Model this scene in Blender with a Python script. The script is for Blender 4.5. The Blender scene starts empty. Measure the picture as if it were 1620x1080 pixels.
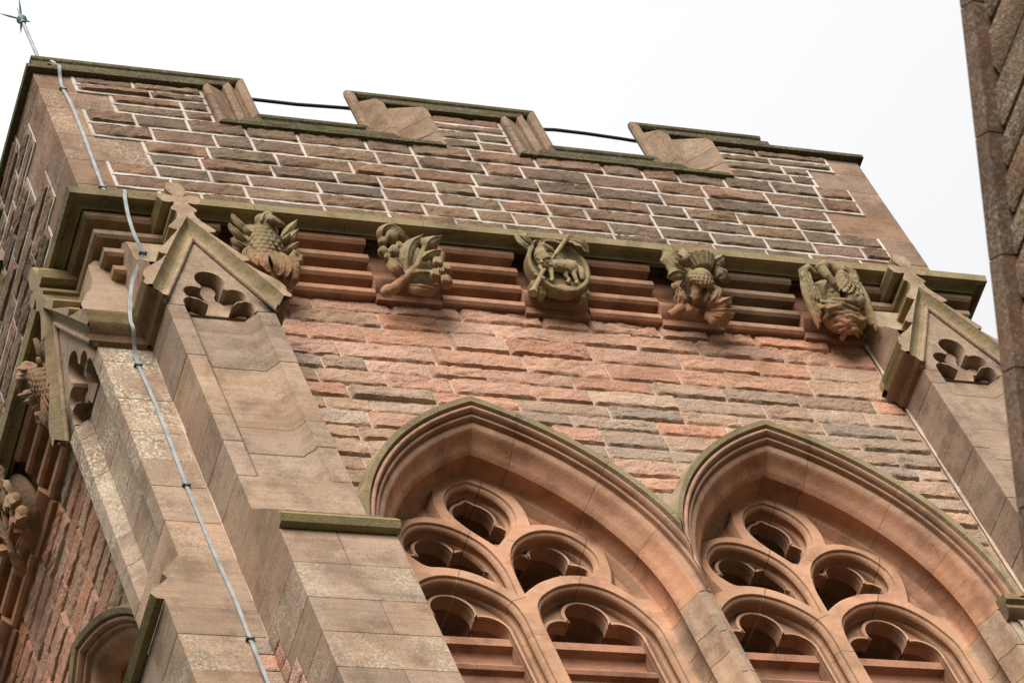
import bpy, bmesh, math, random
from mathutils import Vector, Matrix, noise
from mathutils.geometry import tessellate_polygon
rad = math.radians
S = bpy.context.scene
COL = S.collection

# ------------------------------------------------------------------ camera
CAM = Vector((-9.879, -15.736, 1.6))
right = Vector((0.91138857, -0.28686054, -0.29509645))
down = Vector((0.07827174, 0.8247747, -0.56001806))
fwd = Vector((0.40403517, 0.48729635, 0.7741433))
fwd.normalize(); right = (right - fwd * right.dot(fwd)).normalized(); down = fwd.cross(right)
cd = bpy.data.cameras.new('camera'); cam = bpy.data.objects.new('camera', cd); COL.objects.link(cam)
cam.matrix_world = Matrix(((right.x, -down.x, -fwd.x, CAM.x), (right.y, -down.y, -fwd.y, CAM.y), (right.z, -down.z, -fwd.z, CAM.z), (0, 0, 0, 1)))
cd.sensor_width = 36.0; cd.lens = 36.0 * 6529.101 / 1620.0
cd.clip_start = 0.5; cd.clip_end = 6000
cd.dof.use_dof = True; cd.dof.focus_distance = 33.5; cd.dof.aperture_fstop = 6.3
S.camera = cam

# ------------------------------------------------------------------ sky and sun (bright overcast)
SUN_EL, SUN_AZ = rad(35), rad(202)          # azimuth the light comes from, clockwise from +Y
w = bpy.data.worlds.new('World'); S.world = w; w.use_nodes = True
nt = w.node_tree; nt.nodes.clear()
out = nt.nodes.new('ShaderNodeOutputWorld'); bg = nt.nodes.new('ShaderNodeBackground')
sky = nt.nodes.new('ShaderNodeTexSky'); sky.sky_type = 'NISHITA'; sky.sun_disc = False
sky.sun_elevation = SUN_EL; sky.sun_rotation = SUN_AZ; sky.air_density = 1.0; sky.dust_density = 3.0
tcw = nt.nodes.new('ShaderNodeTexCoord'); cn = nt.nodes.new('ShaderNodeTexNoise'); cn.inputs['Scale'].default_value = 1.6; cn.inputs['Detail'].default_value = 4
crp = nt.nodes.new('ShaderNodeValToRGB'); crp.color_ramp.elements[0].position = .3; crp.color_ramp.elements[0].color = (9.75, 9.80, 9.95, 1); crp.color_ramp.elements[1].position = .7; crp.color_ramp.elements[1].color = (10.8, 10.8, 10.85, 1)
mx = nt.nodes.new('ShaderNodeMix'); mx.data_type = 'RGBA'; mx.inputs[0].default_value = 0.95
nt.links.new(tcw.outputs['Generated'], cn.inputs['Vector']); nt.links.new(cn.outputs['Fac'], crp.inputs['Fac'])
nt.links.new(sky.outputs['Color'], mx.inputs[6]); nt.links.new(crp.outputs['Color'], mx.inputs[7])
sp = nt.nodes.new('ShaderNodeSeparateXYZ'); nt.links.new(tcw.outputs['Generated'], sp.inputs[0])
gz = nt.nodes.new('ShaderNodeMapRange'); gz.inputs[1].default_value = 0; gz.inputs[2].default_value = 1; gz.inputs[3].default_value = .06; gz.inputs[4].default_value = 1.0; nt.links.new(sp.outputs[2], gz.inputs[0])
gm_ = nt.nodes.new('ShaderNodeVectorMath'); gm_.operation = 'SCALE'; nt.links.new(mx.outputs[2], gm_.inputs[0]); nt.links.new(gz.outputs[0], gm_.inputs['Scale'])
nt.links.new(gm_.outputs[0], bg.inputs['Color']); bg.inputs['Strength'].default_value = 0.072
nt.links.new(bg.outputs['Background'], out.inputs['Surface'])
sl = bpy.data.lights.new('sun', 'SUN'); sl.energy = 3.4; sl.angle = rad(44); sl.color = (1, .965, .92)
so = bpy.data.objects.new('sun', sl); COL.objects.link(so)
sd = Vector((math.sin(SUN_AZ) * math.cos(SUN_EL), math.cos(SUN_AZ) * math.cos(SUN_EL), math.sin(SUN_EL)))
so.rotation_euler = (-sd).to_track_quat('-Z', 'Y').to_euler(); so.location = (0, -20, 40)
S.view_settings.view_transform = 'Standard'; S.view_settings.look = 'None'; S.view_settings.exposure = 0.82; S.view_settings.gamma = 1
S.render.engine = 'CYCLES'; S.cycles.max_bounces = 6; S.cycles.diffuse_bounces = 4

# ------------------------------------------------------------------ materials
def stone(name, moss=0.0, mosscol=(.10, .095, .03), stain=.35, grain=.5, bump=.35, bed=.25, lich=(.56, .53, .40), mscale=1.2, soot=0.0, bd=.012, joints=()):
    m = bpy.data.materials.new(name); m.use_nodes = True; t = m.node_tree; N = t.nodes; L = t.links
    b = N['Principled BSDF']; b.inputs['Roughness'].default_value = .92; b.inputs['Specular IOR Level'].default_value = .15
    tc = N.new('ShaderNodeTexCoord'); at = N.new('ShaderNodeAttribute'); at.attribute_name = 'tone'
    def nz(scale, detail=4, rough=.55, vec=None):
        n = N.new('ShaderNodeTexNoise'); n.inputs['Scale'].default_value = scale; n.inputs['Detail'].default_value = detail; n.inputs['Roughness'].default_value = rough
        L.new(vec if vec else tc.outputs['Object'], n.inputs['Vector']); return n.outputs['Fac']
    def ramp(f, a, c, lo=0., hi=1.):
        r = N.new('ShaderNodeMapRange'); r.inputs[1].default_value = a; r.inputs[2].default_value = c; r.inputs[3].default_value = lo; r.inputs[4].default_value = hi
        L.new(f, r.inputs[0]); return r.outputs[0]
    def mul(a, c):
        r = N.new('ShaderNodeMath'); r.operation = 'MULTIPLY'; L.new(a, r.inputs[0])
        if isinstance(c, (int, float)): r.inputs[1].default_value = c
        else: L.new(c, r.inputs[1])
        return r.outputs[0]
    def mix(f, a, c, mode='MIX'):
        r = N.new('ShaderNodeMix'); r.data_type = 'RGBA'; r.blend_type = mode
        if isinstance(f, (int, float)): r.inputs[0].default_value = f
        else: L.new(f, r.inputs[0])
        for k, v in ((6, a), (7, c)):
            if isinstance(v, tuple): r.inputs[k].default_value = (*v, 1)
            else: L.new(v, r.inputs[k])
        return r.outputs[2]
    mp = N.new('ShaderNodeMapping'); mp.inputs['Scale'].default_value = (1.2, 1.2, 16); L.new(tc.outputs['Object'], mp.inputs['Vector'])
    bedn = nz(1.6, 5, .6, mp.outputs['Vector'])
    big = nz(1.7, 5, .6); med = nz(9, 5, .6); fine = nz(75, 3, .6)
    c = at.outputs['Color']
    c = mix(ramp(big, .35, .62, 0, stain), c, (.62, .56, .50), 'MULTIPLY')
    c = mix(ramp(med, .40, .66, 0, .42), c, (1.30, 1.20, 1.08), 'MULTIPLY')
    c = mix(ramp(bedn, .42, .64, 0, bed), c, (.60, .50, .46), 'MULTIPLY')
    c = mix(ramp(fine, .42, .66, 0, grain), c, (.60, .58, .56), 'MULTIPLY')
    if soot:
        c = mix(mul(ramp(nz(3.3, 6, .65), .48, .62), soot), c, (.30, .27, .25), 'MULTIPLY')
    if moss:
        c = mix(mul(ramp(nz(mscale, 6, .62), .38, .60), moss), c, mosscol)
    lm = mul(mul(ramp(nz(42, 8, .78), .47, .66), ramp(nz(2.6, 5, .6), .36, .60)), at.outputs['Alpha'])
    c = mix(lm, c, lich)
    if joints:                                   # mortar joints between the blocks, as straight planes through the stone
        sx = N.new('ShaderNodeSeparateXYZ'); L.new(tc.outputs['Object'], sx.inputs[0]); wob = ramp(med, .3, .7, -.006, .006)
        def ma(op, a, c_):
            r = N.new('ShaderNodeMath'); r.operation = op
            for k, v in ((0, a), (1, c_)):
                if isinstance(v, (int, float)): r.inputs[k].default_value = v
                else: L.new(v, r.inputs[k])
            return r.outputs[0]
        for x0, z0, x1, z1, colj in joints:
            ln = math.hypot(x1 - x0, z1 - z0); nx, nz_ = (z1 - z0) / ln, -(x1 - x0) / ln; cc = nx * x0 + nz_ * z0
            dd = ma('ABSOLUTE', ma('ADD', ma('SUBTRACT', ma('ADD', ma('MULTIPLY', sx.outputs[0], nx), ma('MULTIPLY', sx.outputs[2], nz_)), cc), wob), 0)
            mk = ma('MULTIPLY', ramp(dd, .0022, .0048, 1, 0), ma('MULTIPLY', ma('GREATER_THAN', sx.outputs[2], min(z0, z1)), ma('LESS_THAN', sx.outputs[2], max(z0, z1))))
            c = mix(mk, c, colj)
    L.new(c, b.inputs['Base Color'])
    bp = N.new('ShaderNodeBump'); bp.inputs['Strength'].default_value = bump; bp.inputs['Distance'].default_value = bd
    sm = N.new('ShaderNodeMath'); sm.operation = 'ADD'; L.new(mul(fine, .6), sm.inputs[0]); L.new(nz(22, 6, .65), sm.inputs[1])
    L.new(sm.outputs[0], bp.inputs['Height']); L.new(bp.outputs['Normal'], b.inputs['Normal'])
    return m

def flat(name, col, rough=.6, metal=0., var=.25, scale=30):
    m = bpy.data.materials.new(name); m.use_nodes = True; t = m.node_tree; N = t.nodes; L = t.links
    b = N['Principled BSDF']; b.inputs['Roughness'].default_value = rough; b.inputs['Metallic'].default_value = metal
    tc = N.new('ShaderNodeTexCoord'); n = N.new('ShaderNodeTexNoise'); n.inputs['Scale'].default_value = scale; n.inputs['Detail'].default_value = 5
    r = N.new('ShaderNodeMix'); r.data_type = 'RGBA'; L.new(tc.outputs['Object'], n.inputs['Vector']); L.new(n.outputs['Fac'], r.inputs[0])
    r.inputs[6].default_value = (*[x * (1 - var) for x in col], 1); r.inputs[7].default_value = (*[min(1, x * (1 + var)) for x in col], 1)
    L.new(r.outputs[2], b.inputs['Base Color']); return m

M_UP = stone('weathered_rubble', moss=.20, mosscol=(.14, .11, .045), stain=.4, bump=1.0, bed=.4, soot=.5, bd=.03)
M_LOW = stone('red_rubble', stain=.22, bump=1.0, bed=.15, soot=.25, moss=.08, mosscol=(.24, .19, .11), bd=.028)
M_ASH = stone('dressed_sandstone', stain=.5, bump=.4, bed=.36, grain=.55, soot=.42)
M_RED = stone('red_dressed_sandstone', stain=.45, bump=.3, bed=.2, grain=.45, soot=.45)
M_CORN = stone('algae_sandstone', soot=.6, moss=.62, mosscol=(.235, .19, .09), stain=.35, bump=.5, mscale=5.0)
M_COPE = stone('dark_mossy_coping', moss=.75, mosscol=(.080, .072, .022), stain=.45, bump=.8, mscale=5.5, soot=.4, bd=.02)
M_CARVE = stone('carved_sandstone', soot=.55, moss=.28, mosscol=(.25, .205, .10), stain=.35, bump=.45, mscale=1.4)
M_MORT = stone('pale_mortar', stain=.55, bump=.5, bed=0, grain=.5, soot=.45)
M_LEAD = flat('oxidised_lead_strap', (.27, .285, .28), .6, .15, .65, 11)
M_VERD = flat('green_copper', (.15, .23, .19), .6, .4, .3)
M_BLACK = flat('black_rubber', (.010, .010, .018), .5)
M_IRON = flat('dark_iron', (.045, .055, .058), .6, .3)
M_DARK = flat('painted_interior_dark', (.03, .022, .018), .95)  # near-black colour painted in for the darkness inside the belfry
M_WIRE = flat('galvanised_wire', (.30, .30, .29), .5, .5)
M_GRASS = flat('churchyard_grass', (.04, .045, .022), .95, 0, .35, 3)
M_SLATE = flat('roof_slate', (.06, .065, .07), .7)

# ------------------------------------------------------------------ mesh builder
WT = 7.65
TF = lambda u, d, z: (u, d, z)
TL = lambda u, d, z: (d, u, z)
TR = lambda u, d, z: (WT - d, u, z)
TB = lambda u, d, z: (u, WT - d, z)
TFR = lambda u, d, z: (WT - u, d, z)
ASH = (.375, .268, .192); RED = (.52, .28, .175); OLV = (.30, .235, .135); COPE = (.095, .072, .048)
rng = random.Random(7)
def jit(c, a=.10, l=0., r=rng):
    k = 1 + r.uniform(-a, a); h = r.uniform(-a * .35, a * .35)
    return (c[0] * k * (1 + h), c[1] * k, c[2] * k * (1 - h), l)

class MB:
    def __init__(s, T=TF): s.T = T; s.V = []; s.F = []; s.C = []
    def v(s, p): s.V.append(s.T(*p)); return len(s.V) - 1
    def f(s, idx, c): s.F.append(idx); s.C.append(c if len(c) == 4 else (*c, 0.))
    def grid(s, rows, c, cu=False, cv=False):
        I = [[s.v(p) for p in r] for r in rows]; nr = len(I); nc = len(I[0])
        for i in range(nr if cv else nr - 1):
            for j in range(nc if cu else nc - 1):
                a, b = I[i], I[(i + 1) % nr]
                s.f((a[j], a[(j + 1) % nc], b[(j + 1) % nc], b[j]), c)
        return I
    def cap(s, pts, c): s.f([s.v(p) for p in pts], c)
    def box(s, u0, u1, d0, d1, z0, z1, c, e=0.):
        if e:
            s.stack([(u0, d0), (u1, d0), (u1, d1), (u0, d1)], [z0, z1], c, e); return
        P = [(u, d, z) for z in (z0, z1) for (u, d) in ((u0, d0), (u1, d0), (u1, d1), (u0, d1))]
        I = [s.v(p) for p in P]
        for q in ((0, 1, 2, 3), (4, 5, 6, 7), (0, 1, 5, 4), (1, 2, 6, 5), (2, 3, 7, 6), (3, 0, 4, 7)): s.f([I[k] for k in q], c)
    def stack(s, poly, zs, c, e=.005, a=.15, l=0.):
        ins = offset(poly, e)
        for z0, z1 in zip(zs, zs[1:]):
            col = jit(c, a, l if not callable(l) else l(z0)) if len(c) == 3 else c
            pq = offset(poly, rng.uniform(-.0022, .0018)); e1, e2 = e * rng.uniform(.5, 1.5), e * rng.uniform(.5, 1.5)
            rows = [[(p[0], p[1], z0) for p in ins], [(p[0], p[1], z0 + e1) for p in pq], [(p[0], p[1], z1 - e2) for p in pq], [(p[0], p[1], z1) for p in ins]]
            s.grid(rows, col, cu=True)
            s.plate(ins, [], None, col, zc=z0); s.plate(ins, [], None, col, zc=z1)
    def plate(s, outer, holes, d, c, zc=None):
        loops = [outer] + holes
        tr = tessellate_polygon([[Vector((p[0], p[1], 0)) for p in L] for L in loops])
        flat_ = [p for L in loops for p in L]
        I = [s.v((p[0], d, p[1]) if zc is None else (p[0], p[1], zc)) for p in flat_]
        for t in tr: s.f([I[k] for k in t], c)
    def ring(s, loop, prof, d, c):
        s.grid([[(p[0], d + dd, p[1]) for p in (offset(loop, i) if i else loop)] for dd, i in prof], c, cu=True)
    def tube(s, pts, r, n=8, c=(.3, .2, .15, 0), caps=True):
        pts = [Vector(p) for p in pts]; rs = r if isinstance(r, (list, tuple)) else [r] * len(pts); rows = []
        up = None
        for i, p in enumerate(pts):
            t = (pts[min(i + 1, len(pts) - 1)] - pts[max(i - 1, 0)]).normalized()
            if up is None: up = t.orthogonal().normalized()
            up = (up - t * up.dot(t)).normalized(); b = t.cross(up)
            rows.append([tuple(p + (up * math.cos(2 * math.pi * k / n) + b * math.sin(2 * math.pi * k / n)) * rs[i]) for k in range(n)])
        s.grid(rows, c, cu=True)
        if caps: s.cap(rows[0], c); s.cap(rows[-1], c)
    def build(s, name, mat, parent=None, label=None, angle=32, weld=True):
        me = bpy.data.meshes.new(name); me.from_pydata(s.V, [], s.F)
        at = me.color_attributes.new('tone', 'FLOAT_COLOR', 'CORNER')
        buf = []
        for f, c in zip(s.F, s.C): buf.extend(list(c) * len(f))
        at.data.foreach_set('color', buf)
        bm = bmesh.new(); bm.from_mesh(me)
        if weld: bmesh.ops.remove_doubles(bm, verts=bm.verts, dist=2e-5)
        bmesh.ops.recalc_face_normals(bm, faces=bm.faces); bm.to_mesh(me); bm.free()
        me.polygons.foreach_set('use_smooth', [True] * len(me.polygons)); me.set_sharp_from_angle(angle=rad(angle))
        me.materials.append(mat)
        return link(bpy.data.objects.new(name, me), parent, label)

def link(o, parent=None, label=None):
    COL.objects.link(o)
    if parent:
        o.parent = parent
        r = parent
        off = Vector((0, 0, 0))
        while r: off += r.location; r = r.parent
        o.matrix_parent_inverse = Matrix.Translation(-off) if not parent.parent else Matrix.Identity(4)
    if label: o['label'] = label
    return o

def thing(name, label, cat, loc=(0, 0, 0), group=None):
    o = bpy.data.objects.new(name, None); COL.objects.link(o); o.location = loc; o['label'] = label; o['category'] = cat
    if group: o['group'] = group
    return o

def offset(poly, e):
    n = len(poly); A = sum(poly[i][0] * poly[(i + 1) % n][1] - poly[(i + 1) % n][0] * poly[i][1] for i in range(n))
    sg = 1 if A > 0 else -1; o = []
    for i in range(n):
        p0, p, p1 = (Vector(poly[(i + k) % n]) for k in (-1, 0, 1))
        a = (p - p0); b = (p1 - p)
        if a.length < 1e-9: a = b
        if b.length < 1e-9: b = a
        a.normalize(); b.normalize()
        na = Vector((-a.y, a.x)) * sg; nb = Vector((-b.y, b.x)) * sg
        m = na + nb
        m = m / max(.35, m.length_squared / 2) if m.length > 1e-6 else na
        o.append((p.x + m.x * e, p.y + m.y * e))
    return o

def arc(cx, cz, r, a0, a1, n): return [(cx + r * math.cos(rad(a0 + (a1 - a0) * i / n)), cz + r * math.sin(rad(a0 + (a1 - a0) * i / n))) for i in range(n + 1)]

def smooth_loop(pts, sharp=(), n=6):
    """closed Catmull-Rom through pts; indices in sharp stay corners"""
    N_ = len(pts); o = []
    for i in range(N_):
        p0, p1, p2, p3 = (Vector(pts[(i + k) % N_]) for k in (-1, 0, 1, 2))
        if i in sharp: p0 = p1 - (p2 - p1) * .6
        if (i + 1) % N_ in sharp: p3 = p2 + (p2 - p1) * .6
        for k in range(n):
            t = k / n
            q = .5 * ((2 * p1) + (p2 - p0) * t + (2 * p0 - 5 * p1 + 4 * p2 - p3) * t * t + (3 * p1 - p0 - 3 * p2 + p3) * t ** 3)
            o.append((q.x, q.y))
    return o

# ------------------------------------------------------------------ rock-faced masonry
def rock(mb, u0, u1, z0, z1, base, proj, col, cull=None, cell=.019, e0=.012):
    nx = max(5, int((u1 - u0) / cell)); nz = max(5, int((z1 - z0) / (cell * .72)))
    sx, sy = rng.uniform(0, 90), rng.uniform(0, 90)
    pl = [(rng.uniform(-1, 1), rng.uniform(-.9, .5), rng.uniform(.75, 1.1)) for _ in range(3)]
    L, H = u1 - u0, z1 - z0; chip = rng.uniform(.2, 1.); fr = rng.uniform(.7, 1.25)
    I = []
    for j in range(nz + 1):
        row = []
        for i in range(nx + 1):
            u = u0 + L * i / nx; z = z0 + H * j / nz
            a, b = (i / nx) * 2 - 1, (j / nz) * 2 - 1
            ed = min(u - u0, u1 - u, z - z0, z1 - z)
            r = min(1., ed / .017); r = r * (2 - r)
            h = min(q[2] + q[0] * a * .16 + q[1] * b * .22 for q in pl)
            tilt = .25 * u
            n1 = noise.fractal(Vector((u * 6.5 + sx, z * 12 + tilt + sy, sx)), 1., 2., 3)
            n2 = noise.turbulence(Vector((u * 16 * fr + sy, z * 40 * fr + tilt * 9, sx)), 3, True)
            h += .20 * n1 - .20 * n2 + .14
            rid = abs(noise.noise(Vector((u * 4.6 + sy, z * 10 - u * 2.4, sy)))); h -= .30 * chip * max(0, .14 - rid) / .14
            if b < 0: h -= .40 * chip * max(0, -b - .45) * max(0, noise.noise(Vector((u * 5.5 + sx, sy, 3.1))) + .25)
            h = max(.02, h)
            jz = .008 * noise.noise(Vector((u * 11 + sx, sy, z * 3))) if j in (0, nz) else 0
            ju = .007 * noise.noise(Vector((z * 14 + sy, sx, u))) if i in (0, nx) else 0
            row.append(mb.v((u + ju, base - e0 - (proj * h - e0) * r, z + jz)))
        I.append(row)
    for j in range(nz):
        for i in range(nx):
            if cull and cull(u0 + L * (i + .5) / nx, z0 + H * (j + .5) / nz): continue
            mb.f((I[j][i], I[j][i + 1], I[j + 1][i + 1], I[j + 1][i]), col)

def courses(mb, zs, spans, base, proj, gap, lens, pal, cull=None, l=.15, gapz=None, joints=None, e0=.012):
    """zs course beds (ascending); spans(zmid)->[(u0,u1)]"""
    for z0, z1 in zip(zs, zs[1:]):
        for (a, b) in spans((z0 + z1) / 2):
            u = a
            while u < b - .02:
                Ln = rng.uniform(*lens)
                e = u + Ln
                if b - e < lens[0] * .55: e = b
                c = pal((u + e) / 2, (z0 + z1) / 2) if callable(pal) else pal[rng.randrange(len(pal))]
                if not (cull and all(cull(uu, zz) for uu in (u, (u + e) / 2, e) for zz in (z0, z1))):
                    rock(mb, u + gap / 2, e - gap / 2, z0 + (gapz or gap) / 2, z1 - (gapz or gap) / 2, base, proj * rng.uniform(.75, 1.2), jit(c, .14, l * rng.random()), cull, e0=e0)
                if joints is not None and e < b: joints.append((e, z0, z1))
                u = e

PAL_UP = [(.29, .188, .135), (.26, .172, .125), (.315, .20, .142), (.245, .172, .128), (.30, .212, .145), (.225, .155, .115), (.32, .19, .132), (.275, .185, .136)]
PAL_LOW = [(.57, .335, .240), (.60, .365, .265), (.56, .335, .245), (.49, .355, .265), (.43, .325, .245), (.60, .385, .285), (.60, .325, .220), (.40, .310, .240), (.54, .355, .265), (.60, .345, .245)]

PINK = [(.61, .335, .23), (.63, .365, .255), (.58, .325, .23), (.64, .39, .28), (.61, .315, .205), (.58, .345, .245)]
TAN = [(.50, .36, .265), (.46, .335, .25), (.53, .365, .265), (.43, .32, .24), (.50, .335, .235)]
def wall_tone(u, z):
    g = (26.55 - z) * .42 + .30 * abs(u - 3.9) / 2.6 + .55 * noise.noise(Vector((u * .55, z * .9, 4.2))) + rng.uniform(-.32, .32)
    return TAN[rng.randrange(5)] if g > .42 else PINK[rng.randrange(6)]
# ------------------------------------------------------------------ ground
g = MB(); n = 24; gr = [[(-900 + 1800 * i / n, -900 + 1800 * j / n, 0) for i in range(n + 1)] for j in range(n + 1)]
g.grid(gr, (.06, .07, .035, 0)); go = g.build('ground', M_GRASS); go['kind'] = 'structure'

# ------------------------------------------------------------------ the tower
tower = thing('church_tower', 'red sandstone church tower with battlements, carved frieze and traceried belfry windows', 'church tower', (WT / 2, WT / 2, 0))
ZS, A_, R0, CX = 23.644, .966, 2.176, 2.56
def Roff(z): return math.sqrt(A_ * A_ + (z - ZS) ** 2) - R0
def in_arch(u, z, off):
    for c in (CX, WT - CX):
        x = abs(u - c)
        if z < ZS:
            if x < R0 + off - A_: return True
        elif math.hypot(x + A_, z - ZS) < R0 + off: return True
    return False
def arch_loop(c, off, zb, n=26):
    Rr = R0 + off; th = math.acos(A_ / Rr); p = [(c + Rr - A_, zb)]
    p += [(c - A_ + Rr * math.cos(th * i / n), ZS + Rr * math.sin(th * i / n)) for i in range(n + 1)]
    p += [(2 * c - q[0], q[1]) for q in reversed(p[:-1])]
    return p
ZB = 20.6
QZ = [27.9, 28.36, 28.735, 29.12, 29.53, 29.82, 30.06]; QW = [.66, .32, .70, .30, .59, .32, .56]; QWL = [.34, .62, .36, .66, .34, .60, .34]
ROWS_UP = [27.9, 28.04, 28.2, 28.36, 28.55, 28.735, 28.92, 29.12, 29.33, 29.53, 29.675, 29.82, 29.935, 30.06]
CREN = [(1.455, 3.49), (4.165, 6.20)]; SILL = 29.485; TOP = 30.06
def qw(z, T):
    for k in range(6):
        if QZ[k] <= z < QZ[k + 1]: return (QW if T is TF else QWL)[k]
    return .4

def face_walls(T, umax):
    nm = 'wall'
    up = MB(T); jn = []
    def spans(zm):
        a, b = qw(zm, T) + .014, WT - qw(zm, T) - .014
        b = min(b, umax)
        if zm < SILL: return [(a, b)]
        s = [(a, CREN[0][0] - .02), (CREN[0][1] + .02, CREN[1][0] - .02), (CREN[1][1] + .02, b)]
        return [q for q in s if q[1] <= umax + .01 and q[1] - q[0] > .1]
    courses(up, ROWS_UP, spans, 0., .042, .022, (.32, .66), PAL_UP, l=.2, gapz=.026, joints=jn, e0=.012)
    # ribbon pointing standing a little proud between the stones
    rb = MB(T); K = (.57, .515, .46, 0)
    def wob(a, b, sd): return .0062 * noise.noise(Vector((a * 7 + sd, b * 9, sd))) + .002 * noise.noise(Vector((a * 31, b * 29, sd)))
    for i, zb in enumerate(ROWS_UP[1:-1]):
        zz = sorted((ROWS_UP[i], zb, ROWS_UP[i + 2]))
        for a, b in spans(min(zb + .01, TOP - .02)):
            n_ = max(2, int((b - a) / .05)); rows = [[], [], [], []]
            for k in range(n_ + 1):
                u = a - .012 + (b - a + .024) * k / n_; w0 = .0125 + 1.4 * wob(u, zb, 1); w1 = .0125 + 1.4 * wob(u, zb, 5)
                for r, (dz, d) in zip(rows, ((-w0 - .006, -.006), (-w0, -.021), (w1, -.021), (w1 + .006, -.006))): r.append((u, d + wob(u, zb, 3) * .5, zb + dz))
            rb.grid(rows, K)
    for u, z0, z1 in jn:
        rows = [[], [], [], []]
        for k in range(5):
            z = z0 + (z1 - z0) * k / 4; w0 = .011 + 1.2 * wob(u, z, 2); w1 = .011 + 1.2 * wob(u, z, 7)
            for r, (du, d) in zip(rows, ((-w0 - .006, -.006), (-w0, -.0195), (w1, -.0195), (w1 + .006, -.006))): r.append((u + du, d, z))
        rb.grid(rows, K)
    for z0, z1 in zip(ROWS_UP, ROWS_UP[1:]):
        for a, b in spans((z0 + z1) / 2):
            for u in (a - .004, b + .004): rb.grid([[(u + q_, d, z) for z in (z0, z1)] for q_, d in ((-.018, -.006), (-.012, -.0142), (.012, -.0142), (.018, -.006))], K)
    rb.build('ribbon_pointing', M_MORT, tower, 'raised white mortar joints' if T is TF else None)
    return up

for T, umax, lab in ((TF, WT, 'upper wall of dark rock-faced stones with white pointing'), (TL, 4.4, 'side wall of dark rock-faced stones with white pointing')):
    o = face_walls(T, umax).build('rubble_facing', M_UP, tower, lab, angle=50)
    # mortar bed behind the stones, with the two embrasures left open
    m = MB(T); pol = [(0.02, 27.87), (WT - .02, 27.87), (WT - .02, TOP), (CREN[1][1], TOP), (CREN[1][1], SILL), (CREN[1][0], SILL), (CREN[1][0], TOP), (CREN[0][1], TOP), (CREN[0][1], SILL), (CREN[0][0], SILL), (CREN[0][0], TOP), (0.02, TOP)]
    m.plate(pol, [], 0.0, (.74, .69, .63, 0)); m.plate(pol, [], .40, (.3, .22, .17, 0)); m.ring(pol, [(0, 0), (.40, 0)], 0., (.3, .22, .17, 0))
    m.build('mortar_bed', M_MORT, tower)
# lower walls
def zr(a, b, lo, hi):
    z = [a]
    while z[-1] < b - lo * .6: z.append(z[-1] + rng.uniform(lo, hi))
    k = (b - a) / (z[-1] - a); return [a + (q - a) * k for q in z]
for T, umax in ((TF, WT - 1.04), (TL, 4.6)):
    lo = MB(T)
    courses(lo, zr(22.4, 27.24, .165, .235), lambda zm: [(1.04, umax)], .165, .047, .013, (.36, .80), wall_tone, cull=lambda u, z: in_arch(u, z, .10), l=.12, e0=.014)
    lo.build('belfry_wall', M_LOW, tower, 'pink and buff rock-faced belfry wall round the windows' if T is TF else 'orange rock-faced side wall seen edge on', angle=50)
    m = MB(T); outer = [(.9, ZB - 1), (WT - .9, ZB - 1), (WT - .9, 27.4), (.9, 27.4)]
    holes = [arch_loop(c, .043, ZB) for c in (CX, WT - CX)]
    m.plate(outer, holes, .1505, (.52, .415, .335, 0)); m.build('mortar_bed', M_MORT, tower)
# plain masonry below the belfry, and the faces turned away
m = MB()
for T in (TR, TB):
    m.T = T; m.plate([(.02, 0), (WT - .02, 0), (WT - .02, 27.8), (.02, 27.8)], [], .16, (.36, .22, .15, 0))
    m.plate([(.02, 27.6), (WT - .02, 27.6), (WT - .02, TOP), (.02, TOP)], [], .0, (.2, .13, .09, 0)); m.plate([(.42, 29.3), (WT - .42, 29.3), (WT - .42, TOP), (.42, TOP)], [], .4, (.2, .13, .09, 0))
for T in (TF, TL):
    m.T = T; m.plate([(.02, 0), (WT - .02, 0), (WT - .02, ZB - .9), (.02, ZB - .9)], [], .16, (.36, .22, .15, 0))
m.T = TF; m.plate([(.4, .4), (WT - .4, .4), (WT - .4, WT - .4), (.4, WT - .4)], [], None, (.1, .1, .1, 0), zc=29.3)
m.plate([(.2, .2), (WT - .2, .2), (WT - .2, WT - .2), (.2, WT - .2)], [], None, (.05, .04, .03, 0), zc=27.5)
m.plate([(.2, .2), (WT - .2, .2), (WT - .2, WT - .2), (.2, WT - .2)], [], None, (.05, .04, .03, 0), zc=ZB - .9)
m.build('masonry_core', M_LOW, tower)

# quoins of the upper stage
for T in (TF, TFR):
    q = MB(T)
    for k in range(6):
        z0, z1 = QZ[k], QZ[k + 1]; a, b = QW[k], QWL[k]
        lic = .6 if T is TF and k > 1 else .1
        q.stack([(-.008, -.008), (a, -.008), (a, .02), (.02, .02), (.02, b), (-.008, b)], [z0, z1], jit((.30, .198, .138), .14, lic), .004)
    q.build('quoins', M_ASH, tower, 'smooth brown corner stones' if T is TF else None)

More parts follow.
